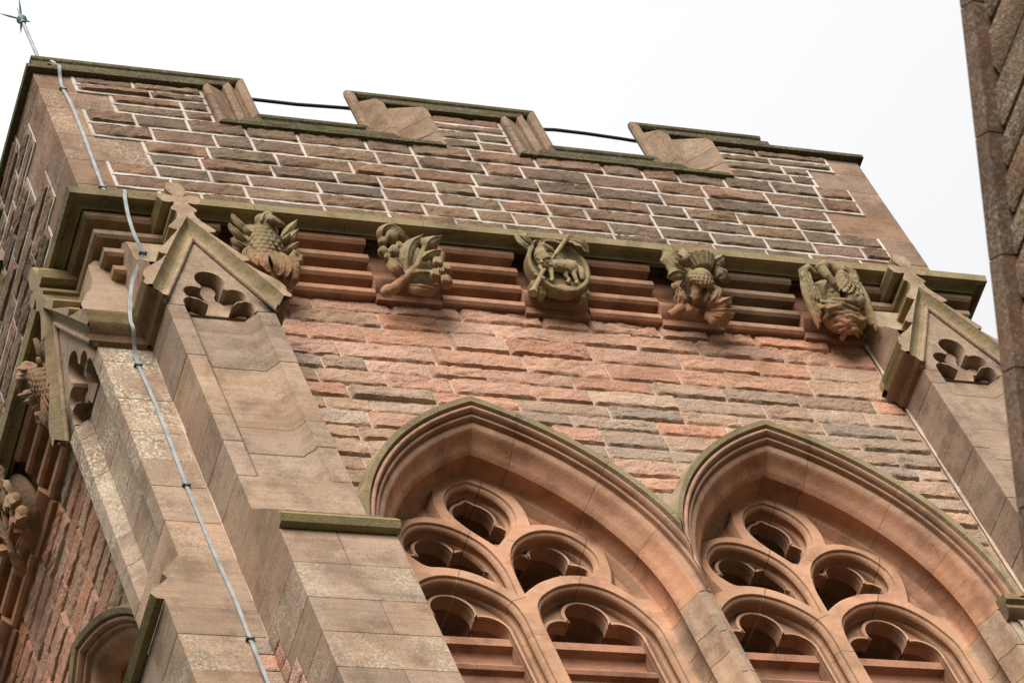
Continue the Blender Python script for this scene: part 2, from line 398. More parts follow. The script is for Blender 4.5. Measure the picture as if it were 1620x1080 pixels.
# ------------------------------------------------------------------ coping of the battlements
CPF = [(.05, 0), (-.045, .0), (-.062, .006), (-.062, .052), (-.05, .064), (.118, .272), (.118, .280), (.076, .284), (.070, .293), (.074, .352), (.084, .362), (.185, .455), (.185, .462), (.145, .468), (.124, .488), (.120, .52), (.134, .548), (.164, .560), (.198, .548), (.220, .505), (.25, .36), (.42, .06), (.42, 0)]
CPN = [(d, h if h < .28 else .28 + (h - .28) * .12) for d, h in CPF]
def coping(T, hmax):
    CP = [(d, min(h, hmax)) for d, h in CPF]
    mbd = MB(T); mbl = MB(T)
    def runx(z, x0, x1, ends, prof, mb, c, brk=(.7, 1.05)):
        # run in +x with h upwards; ends: (kind) 'mitre' corner of tower, 'in'/'out' 45 degree mitre in elevation
        xs = [x0]
        while x1 - xs[-1] > 1.3: xs.append(xs[-1] + rng.uniform(*brk))
        xs.append(x1)
        for i, (a, b) in enumerate(zip(xs, xs[1:])):
            rows = []
            for xx, kd, sg in ((a + .003, ends[0] if i == 0 else None, 1), (b - .003, ends[1] if i == len(xs) - 2 else None, -1)):
                r = []
                for (d, h) in prof:
                    ux = xx
                    if kd == 'tower': ux = d if sg > 0 else WT - d
                    elif kd == 'out': ux = xx - sg * h
                    elif kd == 'in': ux = xx + sg * h
                    r.append((ux, d, z + h))
                rows.append(r)
            col = jit(c, .2, .35)
            mb.grid(rows, col); mb.cap(rows[0], col); mb.cap(rows[1], col)
    def runz(x, z0, z1, sg, prof, mb, c):
        zs = [z0, z0 + (z1 - z0) * .36, z0 + (z1 - z0) * .78, z1]
        for i in range(3):
            rows = []
            for zz, kd in ((zs[i] + .003, -1 if i == 0 else 0), (zs[i + 1] - .003, 1 if i == 2 else 0)):
                rows.append([(x + sg * h, d, zz + (h if kd else 0)) for d, h in prof])
            col = jit(c, .1, .25); mb.grid(rows, col); mb.cap(rows[0], col); mb.cap(rows[1], col)
    (a0, a1), (b0, b1) = CREN
    first = T is TF
    def part(lab=None):
        mbd.build('coping', M_COPE, tower, lab); mbd.V.clear(); mbd.F.clear(); mbd.C.clear()
    def jamb(lab=None):
        mbl.build('embrasure_jamb', M_ASH, tower, lab, angle=18); mbl.V.clear(); mbl.F.clear(); mbl.C.clear()
    runx(TOP, 0, a0, ('tower', 'out'), CP, mbd, COPE); part('dark mossy moulded coping of the battlements' if first else None)
    runx(TOP, a1, b0, ('out', 'out'), CP, mbd, COPE); part()
    runx(TOP, b1, WT - .72, ('out', None), CP, mbd, COPE)
    runx(TOP, WT - .72, WT - .42, (None, None), CPN, mbd, COPE)
    runx(TOP, WT - .42, WT, (None, 'tower'), [(d, min(h, .10)) for d, h in CP], mbd, COPE); part('coping with its top roll broken away at the end' if first else None)
    for (x0, x1) in CREN:
        runx(SILL, x0, x1, ('in', 'in'), CP, mbd, (.075, .06, .035)); part()
        runz(x0, SILL, TOP, 1, CP, mbl, (.285, .20, .14)); jamb('brown stepped jamb of a battlement gap' if first else None)
        runz(x1, SILL, TOP, -1, CP, mbl, (.30, .21, .145)); jamb()
for T in (TF, TL, TR, TB): coping(T, .10 if T is TR else 9.)

# ------------------------------------------------------------------ cornice and frieze
CORN = [(-.05, 27.96), (.262, 27.875), (.252, 27.80), (.215, 27.795), (.20, 27.812), (.17, 27.81), (.155, 27.795), (.148, 27.77), (.138, 27.763), (.128, 27.775), (.11, 27.80), (.085, 27.79)]
def step(p, z): return [(p, z), (p - .004, z - .047), (p - .028, z - .068), (p - .05, z - .060), (p - .11, z - .064), (p - .135, z - .10), (p - .085, z - .150)]
STEPS = [(.120, 27.765), (.060, 27.605), (.0, 27.445), (-.055, 27.288)]
FR1 = sum([step(*s) for s in STEPS[:2]], [])
FR2 = sum([step(*s) for s in STEPS[2:]], [])[:-3] + [(-.17, 27.19)]
def strip(mb, prof, x0, x1, c, m0=False, m1=False, cap=True, l=.2):
    rows = []
    for xx, mm, sg in ((x0, m0, 1), (x1, m1, -1)):
        rows.append([((-p if sg > 0 else WT + p) if mm else xx + sg * .0025, -p, z) for p, z in prof])
    col = jit(c, .12, l); mb.grid(rows, col)
    if cap:
        back = -.25
        for r, mm in zip(rows, (m0, m1)):
            if mm: continue                     # mitred ends meet the next face and stay open
            mb.cap(r + [(r[-1][0], -back, r[-1][2]), (r[0][0], -back, r[0][2])], col)
BRK = [.30, .56, .86]
BOSS = [1.251, 2.525, 3.815, 5.034, 6.34]
for T in (TF, TL, TR, TB):
    cmb = MB(T)
    br = [0, .52] + [.52 + i * .735 + rng.uniform(-.1, .1) for i in range(1, 9)] + [WT - .45, WT]
    for i, (a, b) in enumerate(zip(br, br[1:])):
        strip(cmb, CORN, a, b, OLV if i else (.16, .115, .06), i == 0, i == len(br) - 2)
    seg = [(0, BOSS[0] - .25, True, False)] + [(BOSS[i] + .27, BOSS[i + 1] - .30, False, False) for i in range(4)] + [(BOSS[4] + .25, WT, False, True)]
    cmb.build('cornice', M_CORN, tower, 'algae-stained projecting cornice over the carved frieze' if T is TF else None)
    for k, (a, b, x, y) in enumerate(seg):
        f1 = MB(T)
        for st in STEPS[:2]: strip(f1, step(*st), a, b, (.42, .225, .14) if 0 < k < 4 else (.29, .20, .13), x, y)
        strip(f1, step(*STEPS[2]), a, b, (.46, .245, .15) if 0 < k < 4 else (.33, .22, .145), x, y)
        strip(f1, step(*STEPS[3])[:-2] + [(-.17, 27.19)], a, b, (.47, .25, .16) if 0 < k < 5 else (.34, .22, .15), x, y)
        f1.build('frieze', M_RED, tower, 'stepped red mouldings of the frieze' if T is TF and k == 1 else None)
# solid stone behind the frieze
m = MB()
for T in (TF, TL, TR, TB):
    m.T = T; rows = [[(-p if k == 0 else WT + p, -p, z) for p, z in ((-.03, 27.9), (-.03, 27.6), (-.12, 27.45), (-.18, 27.15))] for k in (0, 1)]
    m.grid(rows, (.3, .16, .1, 0))
m.build('frieze_backing', M_RED, tower)

# ------------------------------------------------------------------ belfry windows
HOOD = [(.19, .245), (.012, Roff(25.795)), (.028, .140), (.058, .134), (.084, .128)]
ROLL = [(.084, .128), (.066, .125), (.052, .118), (.046, .107), (.050, .095), (.062, .086), (.084, .083), (.104, .086), (.108, .078), (.098, .070), (.095, .061), (.102, .052), (.118, .049), (.138, .053), (.150, .048), (.147, .038), (.152, .018), (.166, 0)]
CAV = [(.166, 0), (.172, -.006), (.20, -.018), (.235, -.034), (.265, -.052), (.287, -.0705), (.300, -.082), (.340, -.101)]
HOL = [(.340, -.101), (.350, -.088), (.365, -.076), (.40, -.066), (.44, -.066), (.48, -.078), (.51, -.092), (.52, -.112), (.535, -.112)]
def sweep_arch(mb, c, prof, c1, c2, breaks, jamb, sides=(-1, 1), l=0., zend=None):
    for s in sides:
        ts = [0] + breaks + [1]
        for i, (t0, t1) in enumerate(zip(ts, ts[1:])):
            n = max(3, int((t1 - t0) * 26)); rows = []
            for k in range(n + 1):
                t = t0 + (t1 - t0) * k / n
                if k == 0 and i: t += .0006
                if k == n and i < len(ts) - 2: t -= .0006
                r = []
                for d, o in prof:
                    Rr = R0 + o; th = math.acos(A_ / Rr) * t
                    r.append((c + s * (-A_ + Rr * math.cos(th)), d, ZS + Rr * math.sin(th)))
                # neighbouring hoods mitre on the pier between them
                sg_ = 1 if c < WT / 2 else -1; W2 = WT / 2 - .004 * sg_
                bad = [sg_ * (p[0] - W2) > 0 for p in r]
                if all(bad): r = [(W2, r[-1][1], r[-1][2])] * len(r)
                elif bad[0]:
                    q_ = bad.index(False); p0, p1 = r[q_ - 1], r[q_]; f_ = (W2 - p0[0]) / (p1[0] - p0[0])
                    r = [tuple(p0[k_] + (p1[k_] - p0[k_]) * f_ for k_ in range(3))] * q_ + r[q_:]
                rows.append(r)
            col = jit(c1, .09, l); mb.grid(rows, col)
        if jamb:
            zs = [ZS]
            while zs[-1] > ZB: zs.append(zs[-1] - (rng.uniform(.24, .30) if len(zs) == 2 else rng.uniform(.36, .5)))
            for a, b in zip(zs, zs[1:]):
                col = jit(c2, .08, .3)
                pr = [(d, o) for d, o in prof]
                P = [(c + s * (R0 + o - A_), d) for d, o in pr]
                mid = Vector((c + s * (R0 - .0 - A_) + s * .3, .4))
                ins = [(p[0] + (.004 * (1 if s > 0 else -1)), p[1] + .004) for p in P]
                rows = [[(p[0], p[1], a) for p in ins], [(p[0], p[1], a - .004) for p in P], [(p[0], p[1], b + .004) for p in P], [(p[0], p[1], b) for p in ins]]
                mb.grid(rows, col)

def mir(p): return [(-x, z) for x, z in reversed(p)]
LIGHT = [(.055, -3.0), (1.032, -3.0), (1.032, -.05), (1.018, .045), (.955, .195), (.886, .315), (.772, .43), (.655, .492), (.54, .512), (.425, .492), (.298, .435), (.161, .322), (.085, .20), (.055, .06)]
def light_loop():
    return [(.055, -3.0), (1.032, -3.0)] + [(1.032, -.5)] + smooth_loop([(1.032, -.08), (1.018, .045), (.955, .195), (.886, .315), (.772, .43), (.655, .492), (.54, .512), (.425, .492), (.298, .435), (.161, .322), (.085, .20), (.055, .04)], sharp=(0, 11), n=4)[:-3] + [(.055, -.5)]
MOUCH = smooth_loop([(.028, .31), (.024, .45), (.030, .66), (.085, .87), (.185, 1.02), (.334, 1.131), (.486, 1.17), (.625, 1.142), (.731, 1.041), (.79, .92), (.79, .78), (.735, .67), (.66, .605), (.54, .605), (.40, .585), (.26, .52), (.13, .415)], sharp=(0,), n=4)
TOPD = smooth_loop([(0, 1.745), (.136, 1.675), (.232, 1.57), (.283, 1.43), (.270, 1.28), (.20, 1.14), (.105, 1.015), (0, .89), (-.105, 1.015), (-.20, 1.14), (-.270, 1.28), (-.283, 1.43), (-.232, 1.57), (-.136, 1.675)], sharp=(0, 7), n=4)
SPAN = smooth_loop([(.33, 1.60), (.62, 1.31), (.80, 1.08), (.70, 1.165), (.50, 1.235), (.36, 1.215), (.37, 1.40)], sharp=(0, 2, 5), n=3)
SPAN2 = smooth_loop([(.875, .93), (1.0, .62), (1.06, .36), (.95, .37), (.80, .53), (.85, .70)], sharp=(0, 2, 4), n=3)
def foil(c0, circles, polys=(), n=150):
    o = []
    for k in range(n):
        a = 2 * math.pi * k / n; dx, dz = math.cos(a), math.sin(a); best = .01
        for cx, cz, r in circles:
            ox, oz = cx - c0[0], cz - c0[1]; bq = ox * dx + oz * dz; q2 = bq * bq - (ox * ox + oz * oz - r * r)
            if q2 > 0: best = max(best, bq + math.sqrt(q2))
        for pg in polys:
            for i in range(len(pg)):
                (x1, z1), (x2, z2) = pg[i], pg[(i + 1) % len(pg)]
                ex, ez = x2 - x1, z2 - z1; den = dx * ez - dz * ex
                if abs(den) < 1e-9: continue
                t = ((x1 - c0[0]) * ez - (z1 - c0[1]) * ex) / den; u = ((x1 - c0[0]) * dz - (z1 - c0[1]) * dx) / den
                if t > 0 and 0 <= u <= 1: best = max(best, t)
        o.append((c0[0] + dx * best, c0[1] + dz * best))
    return o
def light_foil():
    top = [p for p in foil((.54, .03), [(.54, .255, .168), (.315, .03, .165), (.765, .03, .165), (.54, .03, .12)], n=180) if p[1] > .0]
    top.sort(key=lambda p: math.atan2(p[1] - .03, p[0] - .54) if p[1] > .03 or p[0] > .54 else math.pi)
    return [(.150, -3.0), (.93, -3.0), (.93, -.02)] + top + [(.150, -.02)]
F_LIGHT = light_foil()
F_MOUCH = foil((.40, .83), [(.225, .86, .135), (.47, .965, .150), (.655, .80, .105), (.40, .80, .10)], [[(.06, .42), (.14, .45), (.30, .62), (.42, .72), (.34, .86), (.20, .84), (.09, .74)]])
F_TOP = foil((0, 1.30), [(0, 1.45, .165), (-.115, 1.235, .125), (.115, 1.235, .125)], [[(0, .98), (.09, 1.15), (-.09, 1.15)], [(0, 1.655), (-.10, 1.56), (.10, 1.56)]])
def sh(p, c): return [(c + x, ZS + z) for x, z in p]

def window(T, c, label, sides=(-1, 1)):
    DK, PL = (.13, .08, .05), (.50, .42, .34)
    jl = [(.15, 1.80, -.455, .497, DK), (-.455, .52, -.50, .36, PL), (.80, 1.12, .50, .45, DK), (-.86, .99, -.70, .86, DK), (.06, .78, .16, .90, DK), (-.02, 1.02, .22, .98, DK), (-1.02, .86, -.86, .80, DK), (.02, .30, -.14, .22, DK), (-.08, -.14, .10, -.155, DK)]
    MT = stone('tracery_sandstone', moss=.22, mosscol=(.27, .215, .12), mscale=1.1, stain=.45, bump=.3, bed=.2, grain=.45, soot=.42, joints=[(c + a, ZS + b, c + d, ZS + e, k) for a, b, d, e, k in jl]) if T is TF else M_RED
    root = MB(T); sweep_arch(root, c, CAV + HOL[1:], RED, (.40, .27, .185), BRK, True)
    w0 = root.build('belfry_window', M_RED, tower, label)
    rl = MB(T); sweep_arch(rl, c, ROLL, (.43, .26, .175), (.38, .26, .18), BRK, False)
    # below the springing the roll mouldings die into a plain fillet
    for s in (-1, 1):
        z = ZS
        while z > ZB:
            z1 = z - rng.uniform(.4, .5); col = jit((.38, .265, .185), .08, .35)
            xa, xb = c + s * (R0 - A_), c + s * (R0 - A_ + .12)
            if min(abs(xb - WT / 2), abs(xa - WT / 2)) < .2: xb = WT / 2
            rl.grid([[(xa, .166, z - .004), (xb, .146, z - .004)], [(xa, .166, z1 + .004), (xb, .146, z1 + .004)]], col); z = z1
    rl.build('roll_moulding', M_RED, w0)
    hd = MB(T); sweep_arch(hd, c, HOOD, (.33, .245, .155), ASH, BRK, False, l=.3); hd.build('hood_mould', M_CORN, w0, 'algae-stained hood mould over the pointed window')
    # first order of tracery
    holes = [sh(light_loop(), c), sh(mir(light_loop()), c), sh(MOUCH, c), sh(mir(MOUCH), c), sh(TOPD, c)]
    blind = [sh(SPAN, c), sh(mir(SPAN), c), sh(SPAN2, c), sh(mir(SPAN2), c)]
    holes = [[(x, max(z, ZB + .1)) for x, z in h] for h in holes]
    t1 = MB(T); outer = arch_loop(c, -.085, ZB)
    t1.plate(outer, holes + blind, .52, (.58, .325, .21, .05))
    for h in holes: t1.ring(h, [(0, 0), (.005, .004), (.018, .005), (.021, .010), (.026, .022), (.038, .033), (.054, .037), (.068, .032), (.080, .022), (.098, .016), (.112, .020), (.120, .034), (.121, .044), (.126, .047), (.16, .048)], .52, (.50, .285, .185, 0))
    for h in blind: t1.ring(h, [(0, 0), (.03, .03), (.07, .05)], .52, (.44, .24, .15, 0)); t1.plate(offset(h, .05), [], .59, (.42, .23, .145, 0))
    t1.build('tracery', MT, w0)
    # cusped inner order
    h2 = [sh(F_LIGHT, c), sh(mir(F_LIGHT), c), sh(F_MOUCH, c), sh(mir(F_MOUCH), c), sh(F_TOP, c)]
    h2 = [[(x, max(z, ZB + .1)) for x, z in h] for h in h2]
    t2 = MB(T); t2.plate(outer, h2, .682, (.46, .26, .17, 0))
    for h in h2:
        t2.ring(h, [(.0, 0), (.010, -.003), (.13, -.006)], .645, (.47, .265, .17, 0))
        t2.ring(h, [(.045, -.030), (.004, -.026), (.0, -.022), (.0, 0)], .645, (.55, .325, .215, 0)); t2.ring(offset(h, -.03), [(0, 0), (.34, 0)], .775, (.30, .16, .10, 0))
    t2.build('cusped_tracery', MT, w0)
    # stone louvre bars in each light
    for s in (-1, 1):
        lv = MB(T); x0, x1 = sorted((c + s * .13, c + s * .95))
        z = ZS + .012
        for k in range(5):
            pr = [(.70, 0), (.70, -.085), (.76, -.10), (.78, -.13), (.79, -.22), (1.05, -.05), (1.05, .02)] if k % 2 == 0 else [(.70, -.02), (.685, -.05), (.70, -.085), (.745, -.10), (.78, -.24), (1.05, -.05), (1.05, .02)]
            r = [[(x, d, z + h) for d, h in pr] for x in (x0, x1)]; col = jit((.40, .21, .135), .06); lv.grid(r, col, cu=True)
            z -= .29
        lv.build('louvre', M_RED, w0)
    ms = MB(T)
    x = c - 1.0
    while x < c + 1.0:
        ms.tube([(x, .93, ZS - .4), (x + .0, .93, ZS + 1.7)], .0016, 4, (.3, .3, .3, 0), False); x += .045
    z = ZS - .3
    while z < ZS + 1.7: ms.tube([(c - 1.0, .93, z), (c + 1.0, .93, z)], .0016, 4, (.3, .3, .3, 0), False); z += .045
    ms.build('wire_mesh', M_WIRE, w0)
    bk = MB(T); bk.plate([(c - 1.25, ZB), (c + 1.25, ZB), (c + 1.25, ZS + 2), (c - 1.25, ZS + 2)], [], 1.12, (.03, .02, .02, 0)); bk.build('painted_dark_void', M_DARK, w0)  # flat dark sheet added behind the tracery, painting the unlit void
    return w0
window(TF, CX, 'pointed two-light belfry window nearest the buttress corner')
window(TF, WT - CX, 'pointed two-light belfry window on the right, under the thistle and pelican bosses')
window(TL, CX, 'belfry window on the side wall, mostly hidden behind the buttress')

for T in (TF, TL):
    st = MB(T); pr = [(.17, ZS + .09), (.03, ZS + .03), (.03, ZS - .03), (.07, ZS - .05), (.06, ZS - .10), (.10, ZS - .14), (.17, ZS - .16)]
    for x0, x1 in ((WT - CX + R0 - A_ + .02, WT - 1.02), (1.02, CX - R0 + A_ - .02)):
        a_ = MB(T); a_.grid([[(x, d, z) for d, z in pr] for x in (x0, x1)], jit((.26, .17, .11), .05, .1))
        for x in (x0, x1): a_.cap([(x, d, z) for d, z in pr], (.24, .15, .10, 0))
        a_.build('string_course', M_CORN, tower)
# ------------------------------------------------------------------ angle buttresses
B0, B1 = .16, 1.03; BC = (B0 + B1) / 2
GAB = [(0, 27.955), (.055, 27.938), (.082, 27.848), (.070, 27.80), (.042, 27.757), (.05, 27.748), (.11, 27.772), (.165, 27.76), (.180, 27.722), (.150, 27.655), (.11, 27.648), (.085, 27.652), (.066, 27.664), (.058, 27.645), (.068, 27.622), (.105, 27.57), (.102, 27.540), (.075, 27.530), (.070, 27.50), (.078, 27.455), (.105, 27.40), (.19, 27.292), (.190, 27.272), (.168, 27.258), (.128, 27.247), (.36, 26.918), (.362, 26.90), (.345, 26.884), (.305, 26.876), (.40, 26.765), (.50, 26.675), (.545, 26.625), (.572, 26.56), (.566, 26.50), (.594, 26.458), (.575, 26.42)]
GIN = [(0, 27.456), (.115, 27.25), (.305, 26.878), (.525, 26.435)]
HEADP = [(.29, 26.28)] + arc(.20, 26.325, .092, -30, 62, 7) + arc(.155, 26.485, .098, -40, 112, 10) + arc(0, 26.655, .128, -20, 90, 8)
HEADP = [(.288, 26.10), (.288, 26.315), (.272, 26.37), (.235, 26.405), (.195, 26.405), (.150, 26.375), (.125, 26.345), (.098, 26.318), (.088, 26.330), (.125, 26.352)]
def headpts():
    a = [(.288, 26.29), (.288, 26.33)] + arc(.205, 26.325, .085, 20, 150, 7) + [(.095, 26.318)] + arc(.165, 26.475, .088, -115, 130, 12)[1:] + [(.088, 26.562)] + arc(0, 26.665, .118, -38, 90, 9)
    return a
def buttress(T, label, lich, flank_rock):
    root = MB(T)
    jz = [23.95, 24.11, 24.535, 24.86, 25.205, 25.622, 26.10, 26.285]
    plan = [(B0, .17), (B0, -.27), (BC - .29, -.27), (BC - .275, -.235), (BC - .235, -.20), (BC - .21, -.17), (BC + .21, -.17), (BC + .235, -.20), (BC + .275, -.235), (BC + .29, -.27), (B1, -.27), (B1, .17)]
    solid = [(B0, .17), (B0, -.27), (B1, -.27), (B1, .17)]
    root.stack(solid, [23.55, 24.11], ASH, .004, l=lich)
    root.stack(plan, jz[1:], ASH, .004, .15, l=lich)
    # head of the panel: five-foiled notch in the gable block
    hp = headpts(); notch = [(BC + x, z) for x, z in hp]; notch += [(BC - x, z) for x, z in reversed(hp[:-1])]
    pent = [(B1, 26.285), (B1, 26.62), (BC, 27.44), (B0, 26.62), (B0, 26.285)]
    poly = [(p[0], p[1]) for p in reversed(notch)] + pent
    colp = jit(ASH, .05, lich if not callable(lich) else .4)
    root.plate(poly, [], -.27, colp)
    nl = [(p[0], p[1]) for p in notch]
    root.grid([[(x, -.27, z) for x, z in nl], [(x + (BC - x) * .04, -.255, z) for x, z in nl], [(x + (BC - x) * .05, -.06, z) for x, z in nl]], jit(ASH, .06))
    root.plate([(BC - .4, 26.27), (BC + .4, 26.27), (BC + .2, 27.2), (BC - .2, 27.2)], [], -.075, jit(ASH, .06))
    inner = offset(nl, .042); cb_ = jit(ASH, .05); inner = [(x, max(z, 26.275)) for x, z in inner]
    root.plate(inner, [], -.165, cb_); root.ring(inner, [(0, 0), (.09, 0)], -.165, cb_)
    # flanks beside and above the gable, with the sloping front top
    prof = [(.17, 26.285), (-.27, 26.285), (-.27, 26.86), (-.21, 26.98), (-.185, 27.03), (-.12, 27.12), (-.10, 27.20), (-.085, 27.42), (-.02, 27.50), (.17, 27.50)]
    for x in (B0, B1): 
        I = [root.v((x, d, z)) for d, z in prof]; root.f(I, jit(ASH, .05, .2))
    root.grid([[(B0, d, z) for d, z in prof[2:]], [(B1, d, z) for d, z in prof[2:]]], jit((.36, .28, .19), .05, .5))
    ob = root.build('buttress', M_ASH, tower, label)
    # weathered offset and lower stage
    off = MB(T)
    pr = [(.17, 23.70), (-.272, 23.70), (-.35, 23.60), (-.443, 23.475), (-.418, 23.425), (-.47, 23.365), (-.553, 23.30), (-.588, 23.235), (-.555, 23.185), (-.498, 23.18), (-.495, 23.10), (.17, 23.10)]
    col = jit((.36, .25, .17), .04, .35)
    off.grid([[(B0 - .0, d, z) for d, z in pr[1:5]], [(B1 + .0, d, z) for d, z in pr[1:5]]], col)
    for x in (B0 - .0015, B1 + .0015): off.f([off.v((x, d, z)) for d, z in pr], jit(ASH, .04, .1))
    off.build('offset', M_ASH, ob)
    dr = MB(T); dr.grid([[(B0, d, z) for d, z in pr[4:10]], [(B1 + .02, d, z) for d, z in pr[4:10]]], (.27, .22, .10, .3)); dr.f([dr.v((B1 + .02, d, z)) for d, z in pr[4:10]], (.25, .19, .10, 0))
    dr.build('drip_moulding', M_CORN, ob, 'yellow-green lichened drip ledge on the buttress')
    lw = MB(T)
    low = [(B0, .17), (B0, -.495), (B1, -.495), (B1, .17)]
    zs = [23.18, 22.80, 22.41, 22.04, 21.66, 21.25, 20.9, 20.5, 20.1]
    for k, (a, b) in enumerate(zip(zs, zs[1:])):
        l = .85 if k % 2 else .12
        if k % 2 == 0:
            s_ = B0 + .42 + .05 * (k % 3)
            lw.stack([(B0, .17), (B0, -.495), (s_ - .003, -.495), (s_ - .003, .17)], [b, a], ASH, .004, .15, l=l); lw.stack([(s_ + .003, .17), (s_ + .003, -.495), (B1, -.495), (B1, .17)], [b, a], ASH, .004, .15, l=l)
        else: lw.stack(low, [b, a], ASH, .004, .15, l=l)
    lw.stack(low, [0] + [i * .4 for i in range(1, 50)] + [20.1], ASH, .004, .08)
    lw.build('lower_stage', M_ASH, ob)
    # rock-faced stones in the angle below the offset
    if flank_rock:
        fr = MB(flank_rock)
        courses(fr, [21.0, 21.2, 21.37, 21.55, 21.72, 21.93, 22.1, 22.27, 22.42, 22.60, 22.78], lambda zm: [((-.10 if int(zm * 2.6) % 2 else .02), .158)], -.002, .016, .012, (.2, .4), PAL_LOW, e0=.006)
        fr.build('angle_rubble', M_LOW, ob, angle=50)
    # gablet
    gb = MB(T); ol = [(BC + x, z) for x, z in GAB] + [(BC - x, z) for x, z in reversed(GAB[1:])]
    il = [(BC + x, z) for x, z in GIN] + [(BC - x, z) for x, z in reversed(GIN[1:])]
    band = ol[:len(GAB)] + [(BC + x, z) for x, z in reversed(GIN)]
    cg = jit((.37, .27, .18), .03, .45)
    n_ = len(GAB)
    right_ = [(BC + x, z) for x, z in GAB] + [(BC + x, z) for x, z in reversed(GIN)]
    left_ = [(2 * BC - x, z) for x, z in right_]
    gb.plate(right_, [], -.34, cg); gb.plate(left_, [], -.34, cg)
    cs = jit((.30, .23, .12), .03, .2)
    for q_ in (GAB, [(-x, z) for x, z in GAB]):
        gb.grid([[(BC + x, -.34, z) for x, z in q_], [(BC + x, .06, z) for x, z in q_]], cs)
        sx = 1 if q_ is GAB else -1
        gb.grid([[(BC + sx * .575, d, 26.42) for d in (-.34, .12)], [(BC + sx * .555, d, 26.385) for d in (-.34, .12)], [(BC + sx * .50, d, 26.355) for d in (-.34, .12)], [(BC + sx * .475, d, 26.305) for d in (-.34, .12)], [(BC + sx * .43, d, 26.29) for d in (-.34, .12)]], (.24, .15, .09, 0))
        gb.grid([[(BC + sx * x, d, z) for x, z in ((.594, 26.458), (.566, 26.50), (.572, 26.56), (.545, 26.625), (.50, 26.675), (.43, 26.74))] for d in (-.34, .17)], cs)
        # hollow between coping and roll
        IN = [(0, 27.285), (.105, 27.06), (.215, 26.83), (.468, 26.30)]
        H = [[(BC + sx * x, -.34, z) for x, z in GIN]]
        for t, d in ((.25, -.30), (.5, -.277), (.75, -.272), (1, -.285)):
            H.append([(BC + sx * (x + (x2 - x) * t), d, z + (z2 - z) * t) for (x, z), (x2, z2) in zip(GIN, IN)])
        gb.grid(H, (.30, .235, .13, .25))
        gb.f([gb.v(h[-1]) for h in H] + [gb.v((BC + sx * .435, -.27, 26.29))], (.2, .15, .08, 0))
    gb.build('gablet', M_ASH, ob, 'gabled cap with a cross finial')
    rl = MB(T)
    for sx in (1, -1): rl.tube([(BC, -.285, 27.235), (BC + sx * .20, -.285, 26.81), (BC + sx * .452, -.285, 26.295)], .021, 10, (.38, .28, .19, .3))
    rl.build('gable_roll', M_ASH, ob)
    return ob
def seam(pts, wd, n=40):
    pj = MB()
    a, b = Vector(pts[0]), Vector(pts[1]); rows = []
    for k in range(n + 1):
        p = a + (b - a) * k / n; w_ = wd * (1 + 1.1 * noise.noise(Vector((p.z * 5, p.x * 7, 1.3))))
        rows.append([(p.x - w_, p.y + .004, p.z), (p.x, p.y - w_, p.z), (p.x + w_, p.y + .004, p.z)])
    pj.grid(rows, (.60, .47, .37, 0)); pj.build('angle_pointing', M_MORT, tower)
seam([(B0 + .002, B0 + .002, 20), (B0 + .002, B0 + .002, 26.2)], .011); seam([(B1, .122, 22.3), (B1, .122, 27.2)], .011); seam([(WT - B1, .122, 22.3), (WT - B1, .122, 27.2)], .012)
TLF = lambda u, d, z: (B0 + d, u, z)
TFF = lambda u, d, z: (u, B0 + d, z)
buttress(TF, 'buttress with a foiled panel and cross-topped gable, beside the grey strap', lambda z: .25, TLF)
buttress(TL, 'buttress on the side wall, pale with lichen', lambda z: (1.6 if z > 24.8 else .5), TFF)
buttress(TFR, 'right-hand buttress with a cross-topped gable', lambda z: .1, None)
buttress(lambda u, d, z: (WT - d, u, z), 'buttress round the far right corner', lambda z: .1, None)

